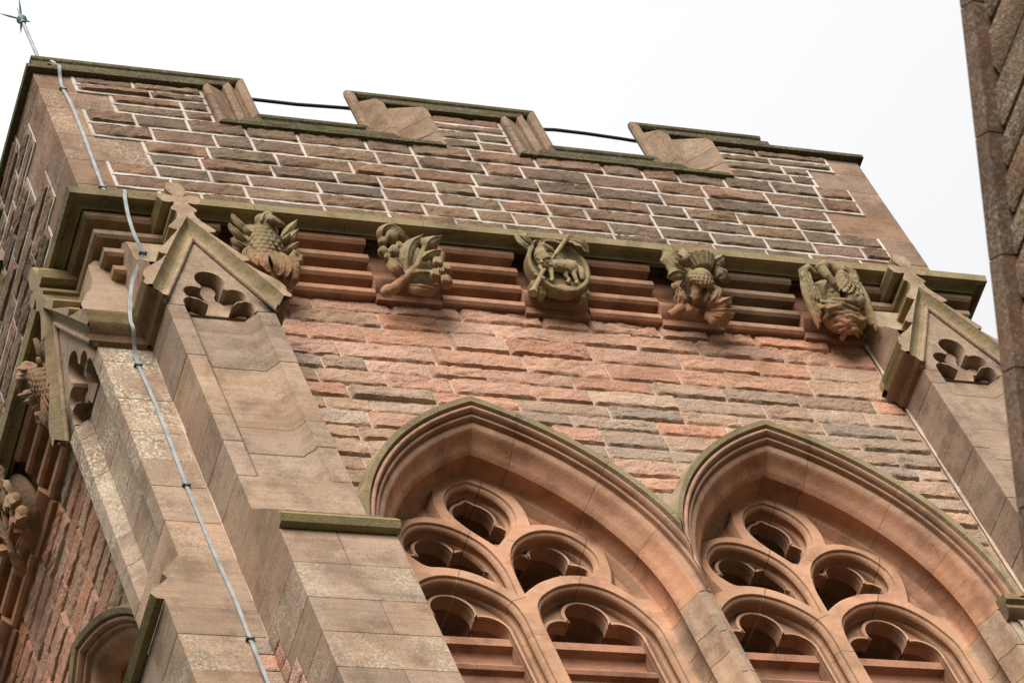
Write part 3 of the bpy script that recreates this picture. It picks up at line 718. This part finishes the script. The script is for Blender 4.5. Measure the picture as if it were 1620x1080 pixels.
# ------------------------------------------------------------------ carved bosses
AL = rad(14)
OFFB = {'bird': -.07, 'fruit': -.055, 'thistle': 0., 'pelican': -.055, 'lamb': 0.}
def bossT(T, cu, ob=0.):
    def f(a, b, c):      # a right, b up the face, c outwards
        b += ob; return T(cu + a, -.15 - b * math.sin(AL) - c * math.cos(AL), 27.55 + b * math.cos(AL) - c * math.sin(AL))
    return f
class Carve:
    flat_ = False
    def __init__(s): s.m = MB(lambda a, b, c: (a, b, c))
    def at(s, p):
        if s.flat_: return (p[0] - .03, p[1] - .035, p[2] * .85)
        k = .75 * (p[2] - .03); return (p[0] - .67 * k, p[1] - k, p[2])      # relief stands forward and hangs a little lower
    def ell(s, p, r, rz=0., rx=0., n=10, ry=0.):
        p = s.at(p)
        Mx = Matrix.Rotation(rz, 3, 'Z') @ Matrix.Rotation(ry, 3, 'Y') @ Matrix.Rotation(rx, 3, 'X'); rows = []
        for i in range(n + 1):
            th = math.pi * i / n; rows.append([tuple(Vector(p) + Mx @ Vector((r[0] * math.sin(th) * math.cos(ph), r[1] * math.sin(th) * math.sin(ph), r[2] * math.cos(th)))) for ph in [2 * math.pi * k / (2 * n) for k in range(2 * n)]])
        s.m.grid(rows, (0, 0, 0, 0), cu=True)
    def tube(s, pts, r, n=10): s.m.tube([s.at(p) for p in pts], r, n)
    def leaf(s, pts, wd, th=.016, curl=.5, mid=.014, lob=0, n=14):
        """thick leaf along a 3D polyline; curl lifts or droops the margins"""
        P = [Vector(s.at(p)) for p in pts]; Q = []
        for k in range(n + 1):
            t = k / n * (len(P) - 1); i = min(int(t), len(P) - 2); ff = t - i
            p0, p1, p2, p3 = P[max(i - 1, 0)], P[i], P[i + 1], P[min(i + 2, len(P) - 1)]
            Q.append(.5 * ((2 * p1) + (p2 - p0) * ff + (2 * p0 - 5 * p1 + 4 * p2 - p3) * ff ** 2 + (3 * p1 - p0 - 3 * p2 + p3) * ff ** 3))
        top, bot = [], []
        for k, q in enumerate(Q):
            t = k / n; tg = (Q[min(k + 1, n)] - Q[max(k - 1, 0)]).normalized(); nr = Vector((0, 0, 1)); sd_ = tg.cross(nr)
            sd_ = sd_.normalized() if sd_.length > .1 else Vector((1, 0, 0)); nr = sd_.cross(tg).normalized()
            wv = wd * (math.sin(math.pi * min(1, t * .92 + .06)) ** .75) * (1 + lob * math.sin(t * 6 * math.pi))
            ra, rb = [], []
            for m_ in range(-4, 5):
                x = m_ / 4; z = -curl * wd * x * x + (mid if abs(m_) == 0 else 0) - (mid * .5 if abs(m_) == 1 else 0)
                ra.append(tuple(q + sd_ * (wv * x) + nr * (z + th * (1 - x * x * .7)))); rb.append(tuple(q + sd_ * (wv * x) + nr * (z - th * .6)))
            top.append(ra); bot.append(rb)
        rows = [a + list(reversed(b)) for a, b in zip(top, bot)]
        s.m.grid(rows, (0, 0, 0, 0), cu=True); s.m.cap(rows[0], (0, 0, 0, 0)); s.m.cap(rows[-1], (0, 0, 0, 0))
    def box(s, a0, a1, b0, b1, c0, c1): s.m.box(a0, a1, b0, b1, c0, c1, (0, 0, 0, 0))
    def mesh(s, voxel=.0085, sm=2):
        me = bpy.data.meshes.new('tmp'); me.from_pydata(s.m.V, [], s.m.F)
        bm = bmesh.new(); bm.from_mesh(me); bmesh.ops.remove_doubles(bm, verts=bm.verts, dist=1e-6); bmesh.ops.recalc_face_normals(bm, faces=bm.faces); bm.to_mesh(me); bm.free()
        o = bpy.data.objects.new('tmp', me); COL.objects.link(o)
        r = o.modifiers.new('r', 'REMESH'); r.mode = 'VOXEL'; r.voxel_size = voxel
        k = o.modifiers.new('s', 'SMOOTH'); k.iterations = sm; k.factor = .5
        ev = o.evaluated_get(bpy.context.evaluated_depsgraph_get()); res = bpy.data.meshes.new_from_object(ev)
        bpy.data.objects.remove(o); bpy.data.meshes.remove(me); return res
def carved(name, cv, T, parent, mat, col, label=None, voxel=.0085, mirror=False, col2=None):
    src = cv if isinstance(cv, bpy.types.Mesh) else cv.mesh(voxel)
    me = src.copy(); me.name = name; sx = -1 if mirror else 1
    rough = [(v.co.x, v.co.y, v.co.z) for v in me.vertices]
    cols = []
    for v, c in zip(me.vertices, rough):
        nn = noise.noise(Vector(c) * 28) * .0035
        v.co = T(c[0] * sx, c[1], c[2] + nn)
    at = me.color_attributes.new('tone', 'FLOAT_COLOR', 'CORNER'); buf = []
    for p in me.polygons:
        for li in p.loop_indices:
            y = rough[me.loops[li].vertex_index][1]; t = min(1, max(0, (y + .42) / .28)); c2 = col2 or col
            buf += [c2[k] + (col[k] - c2[k]) * t for k in range(3)] + [.12]
    at.data.foreach_set('color', buf)
    bm = bmesh.new(); bm.from_mesh(me); bmesh.ops.recalc_face_normals(bm, faces=bm.faces); bm.to_mesh(me); bm.free()
    me.polygons.foreach_set('use_smooth', [True] * len(me.polygons)); me.materials.clear(); me.materials.append(mat)
    return link(bpy.data.objects.new(name, me), parent, label)

def block(T, cu, name, label, hw=(-.30, .26)):
    b = MB(T); pr = [(.2, 27.80), (.07, 27.78), (.06, 27.50), (.01, 27.40), (-.005, 27.36), (.0, 27.335), (.06, 27.265), (.075, 27.255), (.085, 27.185), (.2, 27.185)]
    b.grid([[(cu + hw[0], d, z) for d, z in pr], [(cu + hw[1], d, z) for d, z in pr]], jit((.36, .19, .12), .05, .05))
    for x in hw: b.f([b.v((cu + x, d, z)) for d, z in pr], jit(RED, .05))
    return b.build(name, M_RED, tower, label)

CC = (.285, .215, .125); CR = (.36, .175, .10)
def c_bird():
    c = Carve(); c.ell((.03, -.03, .02), (.135, .20, .13)); c.ell((.075, .15, .07), (.085, .12, .09), rz=.2)
    c.ell((.10, .235, .11), (.06, .055, .07))
    for j in range(9):                                   # overlapping breast feathers
        b = .17 - j * .042
        wv = .075 + .065 * math.sin(min(1, j / 5) * math.pi / 2) - (.012 * max(0, j - 6)); k = 5 + (j > 2)
        for i in range(k):
            t = (i + (.5 if j % 2 else 0)) / k * 2 - 1 + 1 / k * .5
            if abs(t) > 1: continue
            x = .075 - .045 * j / 6 + wv * t; cc = .03 + .125 * math.sqrt(max(0, 1 - t * t)) * (.75 + .25 * min(1, j / 4))
            c.ell((x, b, cc), (.028, .036, .018), rx=-.45, ry=t * .9, n=7)
    c.tube([(.11, .235, .14), (.155, .21, .185), (.20, .185, .185), (.232, .165, .165), (.24, .145, .15)], [.040, .034, .025, .015, .006])
    c.tube([(.14, .195, .15), (.18, .175, .165), (.205, .165, .15)], [.022, .018, .008])
    c.leaf([(.06, .28, .13), (.03, .23, .11), (.02, .16, .09)], .028); c.leaf([(.11, .29, .13), (.075, .25, .15), (.05, .19, .15)], .022); c.leaf([(.15, .275, .13), (.13, .25, .17), (.10, .2, .17)], .02)
    for p, q_, wd in (((-.07, .07, .0), (-.19, .27, .03), .038), ((-.12, -.005, .0), (-.235, .16, .03), .036), ((-.13, -.085, .0), (-.245, -.0, .03), .034), ((-.05, .05, .05), (-.115, .125, .08), .026),
                      ((.19, .07, .0), (.365, .275, .03), .036), ((.19, -.02, .0), (.35, .17, .03), .036), ((.18, -.10, .0), (.325, .03, .03), .034), ((.15, -.02, .03), (.27, .11, .05), .026)):
        m_ = [(a + b) / 2 for a, b in zip(p, q_)]; m_[2] += .02; c.leaf([p, m_, q_], wd, th=.018, curl=.35, mid=.008)
    for pts, wd in (([(-.06, -.15, .10), (-.09, -.24, .13), (-.04, -.32, .11)], .045), ([(.0, -.16, .13), (-.03, -.26, .16), (.0, -.36, .13)], .045), ([(.06, -.15, .14), (.10, -.27, .16), (.07, -.38, .12)], .05),
                    ([(.12, -.14, .10), (.16, -.25, .12), (.12, -.40, .10)], .05), ([(-.12, -.11, .07), (-.15, -.19, .09), (-.11, -.27, .08)], .04), ([(.03, -.30, .08), (.06, -.42, .06), (.12, -.50, .02)], .06)):
        c.leaf(pts, wd, th=.024, curl=-.6, mid=-.01)
    c.tube([(.13, -.45, .02), (.20, -.38, .06), (.245, -.26, .09), (.235, -.16, .10), (.26, -.12, .11), (.30, -.15, .10), (.29, -.20, .10), (.31, -.22, .09)], [.05, .05, .042, .042, .04, .036, .030, .014])
    c.ell((-.05, -.1, -.06), (.20, .3, .08)); c.ell((.09, -.34, .0), (.14, .13, .07)); return c
def c_fruit():
    c = Carve(); c.ell((.0, -.10, -.11), (.17, .26, .07)); c.tube([(-.30, -.44, .02), (-.22, -.39, .07), (-.124, -.295, .11), (.017, -.142, .12), (.10, .02, .10), (.144, .102, .09), (.19, .2, .06)], [.05, .046, .034, .028, .022, .018, .012])
    c.tube([(-.06, -.235, .11), (.03, -.205, .12), (.12, -.192, .10), (.16, -.19, .08)], [.028, .022, .02, .016]); c.tube([(-.09, -.25, .11), (-.08, -.12, .13), (-.10, .0, .10)], [.022, .016, .014])
    c.ell((-.29, -.42, .03), (.07, .05, .05), rz=.7)
    for pts, wd, cu in (([(-.075, -.215, .10), (-.05, -.06, .15), (.02, .09, .15), (.15, .215, .07)], .062, .5), ([(.13, .05, .08), (.19, .15, .13), (.31, .215, .07)], .062, .55), ([(.08, -.06, .10), (.17, .01, .14), (.275, .05, .09)], .040, .5),
                        ([(-.12, -.275, .10), (-.15, -.17, .16), (-.225, -.09, .10)], .062, .6), ([(-.23, .10, .05), (-.20, .22, .11), (-.11, .27, .13), (-.03, .20, .14), (.01, .10, .10)], .045, .6), ([(-.11, -.365, .06), (.01, -.37, .12), (.135, -.385, .07)], .055, .6),
                        ([(-.03, .13, .05), (-.06, .21, .10), (-.10, .28, .08)], .04, .5), ([(.24, -.08, .08), (.27, .02, .10), (.24, .09, .06)], .035, .4)):
        c.leaf(pts, wd, th=.020, curl=cu, mid=.011)
    for x, y, r in ((-.128, .155, .062), (-.222, .085, .048), (-.145, -.002, .054), (-.244, -.02, .050), (-.085, .06, .040), (-.215, -.075, .034)): c.ell((x, y, .12), (r * .80, r * 1.08, r * .85), rz=.35 + x * 3); c.tube([(x, y + r * .8, .12 + r * .45), (x + .006, y + r * 1.15, .12 + r * .5)], [.014, .004]); c.leaf([(x - .02, y - r * 1.05, .10), (x - r * .5, y - r * .2, .12 + r * .62), (x - r * .35, y + r * .7, .12 + r * .45)], r * .42, th=.010, curl=.3, mid=.006, n=8)
    for x, y, r in ((.21, -.09, .062), (.275, -.145, .055), (.16, -.225, .062), (.235, -.285, .066), (.215, -.18, .04)):
        c.ell((x, y, .10), (r * .85, r * 1.05, r * .8), rz=-.4)
        for k in range(3): c.leaf([(x - .02 + .02 * k, y - r, .10), (x - .02 + .02 * k, y, .10 + r), (x - .015 + .02 * k, y + r * .9, .12)], .022, th=.012, curl=.4, n=8)
    return c
def c_disc():
    c = Carve(); m = c.m; n = 56; cx, cy, rr = -.005, -.045, .272
    prof = [(.0, -.06), (rr - .01, -.06), (rr, .052), (rr - .006, .063), (rr - .030, .066), (rr - .036, .058), (rr - .042, .034), (rr - .055, .010), (rr - .072, .0), (0, -.004)]
    m.grid([[(cx + r * math.cos(2 * math.pi * k / n), cy + 1.07 * r * math.sin(2 * math.pi * k / n), z) for k in range(n)] for r, z in prof], (0, 0, 0, 0), cu=True)
    c.leaf([(-.20, .12, .0), (-.27, .18, .04), (-.31, .27, .03)], .035, th=.018, curl=-.5); c.leaf([(-.17, .17, .0), (-.22, .25, .04), (-.20, .30, .03)], .030, th=.018, curl=-.5)
    for x, y, w_ in ((.205, -.255, .026), (.16, -.30, .022), (-.19, -.30, .022), (-.25, -.24, .024)): c.box(x - w_, x + w_, y - .04, y + .04, -.08, .02)
    return c
def c_lamb():
    c = Carve(); c.flat_ = True
    c.ell((.03, .0, .05), (.155, .062, .048), rz=-.05); c.ell((.135, -.005, .05), (.066, .070, .050)); c.ell((-.085, .015, .055), (.072, .078, .050))
    c.tube([(-.095, .02, .06), (-.118, .085, .07), (-.105, .145, .075)], [.068, .058, .044]); c.ell((-.088, .165, .085), (.046, .038, .038), rz=-.25)
    c.tube([(-.085, .165, .085), (-.04, .150, .09), (-.005, .135, .09)], [.036, .029, .020]); c.ell((-.004, .124, .09), (.022, .010, .016))
    c.leaf([(-.10, .19, .10), (-.135, .205, .105), (-.165, .185, .10)], .019, th=.010, n=8); c.leaf([(-.075, .19, .10), (-.062, .215, .105), (-.085, .235, .10)], .016, th=.010, n=8)
    for pts in ([(-.055, -.03, .055), (-.060, -.10, .06), (-.068, -.165, .058), (-.095, -.195, .06)], [(.155, -.04, .055), (.140, -.10, .06), (.150, -.165, .058), (.130, -.20, .06)], [(.095, -.04, .03), (.075, -.09, .032), (.098, -.135, .032), (.068, -.17, .032)], [(-.115, -.02, .055), (-.160, -.06, .075), (-.150, -.105, .085)]):
        c.tube(pts, [.032, .020, .016, .020][:len(pts)])
    c.tube([(.185, .02, .05), (.212, -.03, .06), (.214, -.09, .062), (.205, -.14, .058)], [.020, .028, .028, .018])
    r2 = random.Random(4)
    for i in range(150):
        t = r2.uniform(-1, 1); y = r2.uniform(-.05, .055); c.ell((.035 + .16 * t, y, .052 + .046 * math.sqrt(max(.05, 1 - (y / .066) ** 2)) * math.sqrt(max(.2, 1 - (t * .9) ** 2))), (.0105, .009, .007), n=5)
    for i in range(60):
        y = r2.uniform(-.04, .14); x = r2.uniform(-.055, .05); c.ell((-.108 + x, y, .066 + .048 * math.sqrt(max(.1, 1 - (x / .062) ** 2))), (.010, .010, .007), n=5)
    c.ell((.02, -.225, .0), (.17, .05, .03)); return c
def c_staff():
    c = Carve(); c.flat_ = True; c.tube([(.185, .315, .10), (.09, .19, .115), (.0, .07, .12)], .021, 6); c.tube([(-.165, -.135, .10), (-.23, -.245, .11), (-.275, -.325, .105)], [.020, .021, .023], 6)
    c.tube([(-.275, -.32, .105), (-.305, -.38, .10)], [.022, .046], 6); c.tube([(-.245, -.165, .105), (-.165, -.222, .11)], .020, 6)
    c.leaf([(.19, .29, .10), (.25, .26, .12), (.31, .255, .08)], .055, th=.016, curl=.3, lob=.15); c.leaf([(.17, .25, .09), (.24, .20, .13), (.315, .145, .08)], .05, th=.016, curl=-.4, lob=.2)
    c.tube([(.0, .07, .12), (-.08, -.02, .03), (-.165, -.135, .10)], [.018, .018, .018], 6); return c
def c_thistle():
    c = Carve(); c.ell((.02, -.06, -.10), (.19, .26, .07)); c.ell((.045, -.055, .12), (.105, .10, .10))
    for j in range(6):
        for i in range(9):
            a = (i + .5 * (j % 2)) / 9 * math.pi - .1; ph = (-.9 + j * .33); x = .105 * math.cos(ph) * math.cos(a); z = .10 * math.cos(ph) * math.sin(a); y = .10 * math.sin(ph)
            if z > -.02: c.ell((.045 + x, -.055 + y * 1.02, .12 + z), (.020, .024, .015), rx=-.3, ry=a - math.pi / 2, n=6)
    m = c.m; n = 32
    m.grid([[(.065 + (r + (.010 if k % 2 else -.006)) * math.cos(2 * math.pi * k / n), y + .25 * r * math.cos(2 * math.pi * k / n) * -.3, .12 + .85 * (r + (.010 if k % 2 else -.006)) * math.sin(2 * math.pi * k / n)) for k in range(n)] for r, y in ((.0, .0), (.07, .01), (.10, .07), (.128, .125), (.115, .13), (.0, .105))], (0, 0, 0, 0), cu=True)
    c.tube([(-.018, -.155, .13), (-.022, -.185, .13)], [.052, .046]); c.tube([(-.02, -.17, .13), (-.06, -.26, .11), (-.16, -.35, .08), (-.33, -.47, .0)], [.042, .040, .040, .046])
    for pts, wd, cu in (([(-.06, .02, .04), (-.15, .10, .12), (-.20, .24, .08)], .075, .45), ([(-.02, .13, .05), (-.10, .20, .12), (-.21, .26, .05)], .06, .5), ([(.0, .10, .06), (-.01, .20, .13), (-.03, .29, .07)], .055, .5), ([(.10, .12, .06), (.12, .22, .12), (.15, .305, .06)], .05, .5),
                        ([(.17, .13, .06), (.26, .19, .12), (.355, .265, .05)], .065, .5), ([(.20, .10, .06), (.29, .06, .13), (.31, -.05, .08)], .065, .55), ([(-.07, .0, .05), (-.17, .0, .13), (-.25, -.06, .07)], .075, .6), ([(-.20, -.20, .03), (-.17, -.14, .10), (-.13, -.09, .11)], .05, .5),
                        ([(-.26, -.42, .02), (-.21, -.28, .07), (-.17, -.17, .09)], .042, -.6), ([(.15, -.10, .05), (.20, -.15, .09), (.17, -.22, .09)], .03, .4)):
        c.leaf(pts, wd, th=.020, curl=cu, mid=.012, lob=.22)
    for pts, wd in (([(.03, -.34, .06), (.12, -.25, .13), (.17, -.15, .10)], .06), ([(.05, -.36, .05), (.18, -.29, .12), (.29, -.22, .07)], .06), ([(.04, -.40, .03), (.16, -.38, .09), (.30, -.36, .03)], .06), ([(.0, -.42, .02), (.08, -.46, .06), (.20, -.48, .0)], .05), ([(.02, -.30, .09), (.06, -.22, .13), (.06, -.15, .12)], .035)): c.leaf(pts, wd, th=.022, curl=.45, mid=.014, lob=.28)
    c.leaf([(-.10, -.29, .13), (-.15, -.27, .15), (-.19, -.22, .13)], .03, lob=.2); c.leaf([(-.16, -.34, .11), (-.13, -.40, .12), (-.07, -.42, .10)], .03, lob=.2); return c
def c_pelican():
    c = Carve()
    for sx in (-1, 1):
        ox = 0. if sx < 0 else -.02
        def P(a, b, cc): return (sx * a + ox, b + (.03 if sx > 0 else 0), cc)
        c.tube([P(.12, .20, .06), P(.19, .265, .08), P(.245, .22, .09), P(.265, .12, .09)], [.030, .042, .044, .034])
        for k, (a0, a1, b1) in enumerate(((.275, .285, -.42), (.25, .255, -.36), (.225, .225, -.28), (.20, .19, -.20), (.175, .15, -.12))):
            c.leaf([P(a0, .14 - .02 * k, .085 - .006 * k), P((a0 + a1) / 2 + .012, -.05 - .01 * k, .115 - .01 * k), P(a1, b1, .085 - .008 * k)], .034, th=.020, curl=.35, mid=.010, n=12)
        for k in range(5):
            for q in range(3): c.leaf([P(.255 - .03 * q, .21 - .055 * k, .11), P(.262 - .03 * q, .165 - .055 * k, .128 - .008 * q), P(.266 - .03 * q, .12 - .055 * k, .118)], .022, th=.012, curl=.4, mid=.006, n=6)
    c.ell((.06, .03, .05), (.15, .15, .10)); c.ell((0, -.1, -.03), (.26, .28, .07))
    c.tube([(.11, .05, .12), (.105, .15, .15), (.075, .235, .16), (.02, .285, .16), (-.04, .29, .17), (-.075, .265, .18)], [.085, .058, .046, .044, .050, .048]); c.ell((-.075, .262, .18), (.055, .050, .052))
    c.tube([(-.08, .235, .20), (-.055, .15, .235), (-.025, .07, .225), (.0, .02, .20)], [.046, .036, .028, .020])
    r2 = random.Random(9)
    for j in range(8):
        for i in range(5):
            t = (i + .5 * (j % 2)) / 4.5 * 2 - 1; b = .22 - j * .030; wv = .045 + .012 * j
            c.ell((.095 + wv * t + .01, b, .155 + .05 * (1 - t * t) - .0 * j), (.022, .026, .013), rx=-.5, ry=t * .8, n=6)
    for x, y in ((-.053, -.06), (.095, -.07), (.175, -.075)):
        c.ell((x, y, .14), (.058, .075, .06)); c.ell((x - .005, y + .055, .165), (.036, .036, .036)); c.tube([(x, y + .05, .19), (x + .005, y + .09, .20)], [.02, .008])
    r3 = random.Random(21)
    for k in range(13):
        y = -.115 - .026 * k; wv = (.225 - .013 * max(0, k - 3)) * r3.uniform(.75, 1.05); cc = .135 - .008 * k; o = r3.uniform(-.05, .05); rr = r3.uniform(.016, .030); sl_ = r3.uniform(-.06, .06)
        c.tube([(-wv + o, y - .02 - sl_, cc - .05), (-wv * .5 + o, y - r3.uniform(-.03, .03), cc + .025), (o, y + r3.uniform(-.02, .02), cc + .045), (wv * .5 + o, y + r3.uniform(-.03, .03), cc + .02), (wv + o, y + sl_, cc - .05)], [rr * .8, rr, rr * 1.15, rr, rr * .7], 8)
    c.ell((0, -.30, .03), (.20, .12, .10)); return c
SHAPES = {'bird': c_bird().mesh(.0062, 1), 'fruit': c_fruit().mesh(.0062, 1), 'disc': c_disc().mesh(.008, 1), 'lamb': c_lamb().mesh(.0046, 1), 'staff': c_staff().mesh(.0062, 1), 'thistle': c_thistle().mesh(.0062, 1), 'pelican': c_pelican().mesh(.0062, 1)}
LBL = {'bird': 'boss carved as a feathered bird rising from flames', 'fruit': 'boss carved as a leafy bough with fruit', 'lamb': 'round boss carved with a lamb carrying a cross staff', 'thistle': 'boss carved as a thistle head among spiny leaves', 'pelican': 'boss carved as a pelican over its nest of chicks'}
for T, ks in ((TF, ['bird', 'fruit', 'lamb', 'thistle', 'pelican']), (TL, ['bird', 'fruit', 'thistle'])):
    for k, cu in zip(ks, BOSS):
        b = block(T, cu, 'boss', LBL[k] if T is TF else {'bird': 'side boss carved as a bird, half hidden by the gable', 'fruit': 'side boss of knotted foliage and fruit', 'thistle': 'side boss at the picture edge'}[k])
        bt = bossT(T, cu, OFFB[k]); mr = T is TL and k != 'bird'
        if k == 'lamb':
            carved('roundel', SHAPES['disc'], bt, b, M_CARVE, (.285, .225, .125)); carved('lamb', SHAPES['lamb'], bt, b, M_CARVE, (.36, .275, .165)); carved('cross_staff', SHAPES['staff'], bt, b, M_CARVE, (.36, .275, .165))
        else:
            carved({'bird': 'carved_bird', 'fruit': 'carved_foliage', 'thistle': 'carved_thistle', 'pelican': 'carved_pelican'}[k], SHAPES[k], bt, b, M_CARVE, CC if T is TF else (.28, .17, .105), mirror=mr, col2=CR)
for s_ in SHAPES.values(): bpy.data.meshes.remove(s_)

# ------------------------------------------------------------------ lightning protection
rod = thing('lightning_rod', 'slender grey lightning rod with a green ball and five spikes on the parapet corner', 'lightning rod', (.228, .2, 30.6))
r_ = MB(); r_.tube([(.228, .2, 30.60), (.220, .2, 31.29)], .015, 10); r_.build('pole', M_LEAD, rod)
r_ = MB(); r_.tube([(.219, .2, 31.27), (.219, .2, 31.29), (.219, .2, 31.305), (.219, .2, 31.33), (.219, .2, 31.36), (.219, .2, 31.375)], [.026, .026, .036, .046, .036, .010], 14); r_.build('ball', M_VERD, rod)
for v_ in ((0, 0, 1), (-.10, -.60, .78), (-.90, .05, .40), (.62, .42, .62), (.25, .85, .40)):
    v = Vector(v_).normalized(); p = Vector((.219, .2, 31.335))
    r_ = MB(); r_.tube([p + v * .03, p + v * .10, p + v * .20], [.008, .010, .002], 8); r_.build('spike', M_VERD, rod)
r_ = MB(); r_.tube([(.228, .2, 30.58), (.228, .195, 30.64), (.26, .15, 30.60), (.32, .13, 30.50)], [.036, .034, .018, .014], 8); r_.build('base_bracket', M_LEAD, rod)

strap = thing('lightning_conductor', 'flat grey metal conductor strap running down the tower corner', 'lightning conductor', (.3, -.02, 30.1))
def ribbon(mb, pts, wd, th, side=Vector((1, 0, 0)), sub=5):
    P = [Vector(p) for p in pts]; Q = []
    for i in range(len(P) - 1):
        p0, p1, p2, p3 = P[max(i - 1, 0)], P[i], P[i + 1], P[min(i + 2, len(P) - 1)]
        for k in range(sub):
            t = k / sub; Q.append(.5 * ((2 * p1) + (p2 - p0) * t + (2 * p0 - 5 * p1 + 4 * p2 - p3) * t * t + (3 * p1 - p0 - 3 * p2 + p3) * t ** 3))
    Q.append(P[-1]); rows = []
    for i, q_ in enumerate(Q):
        tg = (Q[min(i + 1, len(Q) - 1)] - Q[max(i - 1, 0)]).normalized(); sd_ = (side - tg * side.dot(tg)).normalized(); nn = tg.cross(sd_)
        rows.append([tuple(q_ + sd_ * (a * wd / 2) + nn * (b * th / 2)) for a, b in ((-1, -1), (1, -1), (1, 1), (-1, 1))])
    mb.grid(rows, (.3, .3, .3, 0), cu=True); mb.cap(rows[0], (.3,) * 3 + (0,)); mb.cap(rows[-1], (.3,) * 3 + (0,))
UPPER = [(.228, .17, 30.56), (.215, .02, 30.30), (.213, -.066, 30.135), (.213, -.074, 30.10), (.205, -.066, 30.045), (.203, -.03, 29.965), (.195, -.022, 29.828), (.213, -.020, 29.572), (.211, -.020, 29.111), (.199, -.020, 28.638), (.193, -.020, 28.336), (.193, -.020, 28.10), (.195, -.05, 27.97), (.2, -.20, 27.905)]
LOWER = [(.2, -.20, 27.905), (.2, -.268, 27.88), (.195, -.278, 27.84), (.177, -.27, 27.734), (.157, -.25, 27.498), (.164, -.22, 27.277), (.205, -.175, 27.164), (.186, -.135, 27.09), (.10, -.055, 26.92), (.02, -.03, 26.64), (-.03, -.022, 26.40), (-.03, -.012, 26.30), (-.012, .10, 26.21), (-.009, .143, 26.05), (.005, .148, 25.669), (.005, .148, 25.106), (-.005, .148, 24.535), (.005, .148, 23.635), (.02, .148, 23.223), (.012, .142, 22.748), (.0, .120, 22.42), (-.004, .112, 22.0), (0, .125, 20.5), (0, .148, 19.9), (0, .148, 10), (0, .148, 0.)]
rb = MB(); ribbon(rb, UPPER + LOWER[1:], .029, .006); rb.build('strap', M_LEAD, strap)
for (x, y, z) in ((.198, -.022, 29.822), (.189, -.022, 28.316), (.21, -.165, 27.144), (-.010, .143, 26.05), (-.004, .146, 24.539), (.012, .140, 22.751)):
    c_ = MB(); c_.box(x - .026, x + .026, y - .010, y - .004, z - .008, z + .009, (.05, .05, .05, 0)); c_.box(x - .032, x - .015, y - .014, y + .02, z - .006, z + .006, (.05, .05, .05, 0)); c_.box(x + .015, x + .030, y - .014, y + .02, z - .005, z + .007, (.05, .05, .05, 0))
    c_.build('clip', M_VERD if z > 28 else M_IRON, strap)
cb = MB(); cb.tube([(x + .083, .32, z + .20) for x, z in ((1.2, 30.38), (1.75, 30.41), (2.061, 30.402), (2.461, 30.398), (2.917, 30.43), (3.816, 30.40), (4.649, 30.41), (4.904, 30.447), (5.208, 30.442), (5.538, 30.418), (6.0, 30.37), (6.4, 30.34))], .0165, 8)
o = cb.build('black_cable', M_BLACK); o['label'] = 'black cable slung behind the battlements, seen across both gaps'; o['category'] = 'cable'

# ------------------------------------------------------------------ neighbouring gable (near, at the right edge)
X0 = -.011
gable = thing('transept_gable', 'near out-of-focus sandstone gable wall with a raking coping at the right edge', 'church wall', (X0, -10, 0))
def TG(u, d, z): return (X0 + d, u, z)
def edge_z(u): return 17.10 - 1.356 * (u + 8.06)      # raking line
gw = MB(TG); y_lo, y_pk = -6.0, -13.0
pk = edge_z(y_pk) - .12
pol = [(y_lo, 0), (y_lo, edge_z(y_lo) - .12), (y_pk, pk), (2 * y_pk - y_lo, edge_z(y_lo) - .12), (2 * y_pk - y_lo, 0)]
gw.plate(pol, [], 0.03, (.44, .35, .27, 0)); gw.plate(pol, [], .6, (.3, .2, .15, 0)); gw.ring(pol, [(.03, 0), (.6, 0)], 0, (.3, .2, .15, 0)); gw.build('mortar_bed', M_MORT, gable)
gr_ = MB(TG)
zz = 8.0
while zz < 23.6:
    h = rng.uniform(.15, .25); ue = min(y_lo, -8.06 - (zz + h * .5 - 17.10) / 1.356); um = max(2 * y_pk - ue + .2, ue - 6.5)
    u = ue - .50 - rng.uniform(0, .4)
    gr_.box(max(u, um) + .008, ue - .10, -.006, .10, zz + .008, zz + h - .008, jit((.27, .17, .115), .15, .9), .006)
    while u > um + .2:
        L_ = min(rng.uniform(.35, .7), u - um); rock(gr_, u - L_ + .01, u - .01, zz + .01, zz + h - .01, .03, .030, jit(PAL_UP[rng.randrange(7)] if rng.random() < .5 else (.30, .17, .11), .15, .3), cell=.03 if u > ue - 2.5 else .05); u -= L_
    zz += h
gr_.build('rubble_facing', M_UP, gable, angle=50)
gc = MB(TG)
dirv = Vector((1, -1.356)).normalized(); nv = Vector((1.356, 1)).normalized(); t = 0
P0 = Vector((y_pk, edge_z(y_pk)))
while t < (Vector((y_lo, edge_z(y_lo))) - P0).length:
    L_ = rng.uniform(.55, .75); a = P0 + dirv * (t + .004); b = P0 + dirv * (t + L_ - .004)
    pr = [(.62, -.10), (-.075, -.10), (-.085, -.03), (-.085, .0), (-.03, .012), (.62, .012)]
    rows = [[(q_.x + nv.x * h, d, q_.y + nv.y * h) for d, h in pr] for q_ in (a, b)]; col = jit((.19, .115, .08), .15, .5)
    gc.grid(rows, col, cu=True); gc.cap(rows[0], col); gc.cap(rows[1], col); t += L_
gc.build('coping', M_ASH, gable, 'raking coping stones')
gm = MB(TG); gm.grid([[(y_lo, .6, edge_z(y_lo) - .15), (y_pk, .6, pk)], [(y_lo, 4.5, edge_z(y_lo) - .15), (y_pk, 4.5, pk)]], (.1, .1, .1, 0)); gm.grid([[(y_pk, .6, pk), (2 * y_pk - y_lo, .6, edge_z(y_lo) - .15)], [(y_pk, 4.5, pk), (2 * y_pk - y_lo, 4.5, edge_z(y_lo) - .15)]], (.1, .1, .1, 0))
gm.build('roof', M_SLATE, gable)
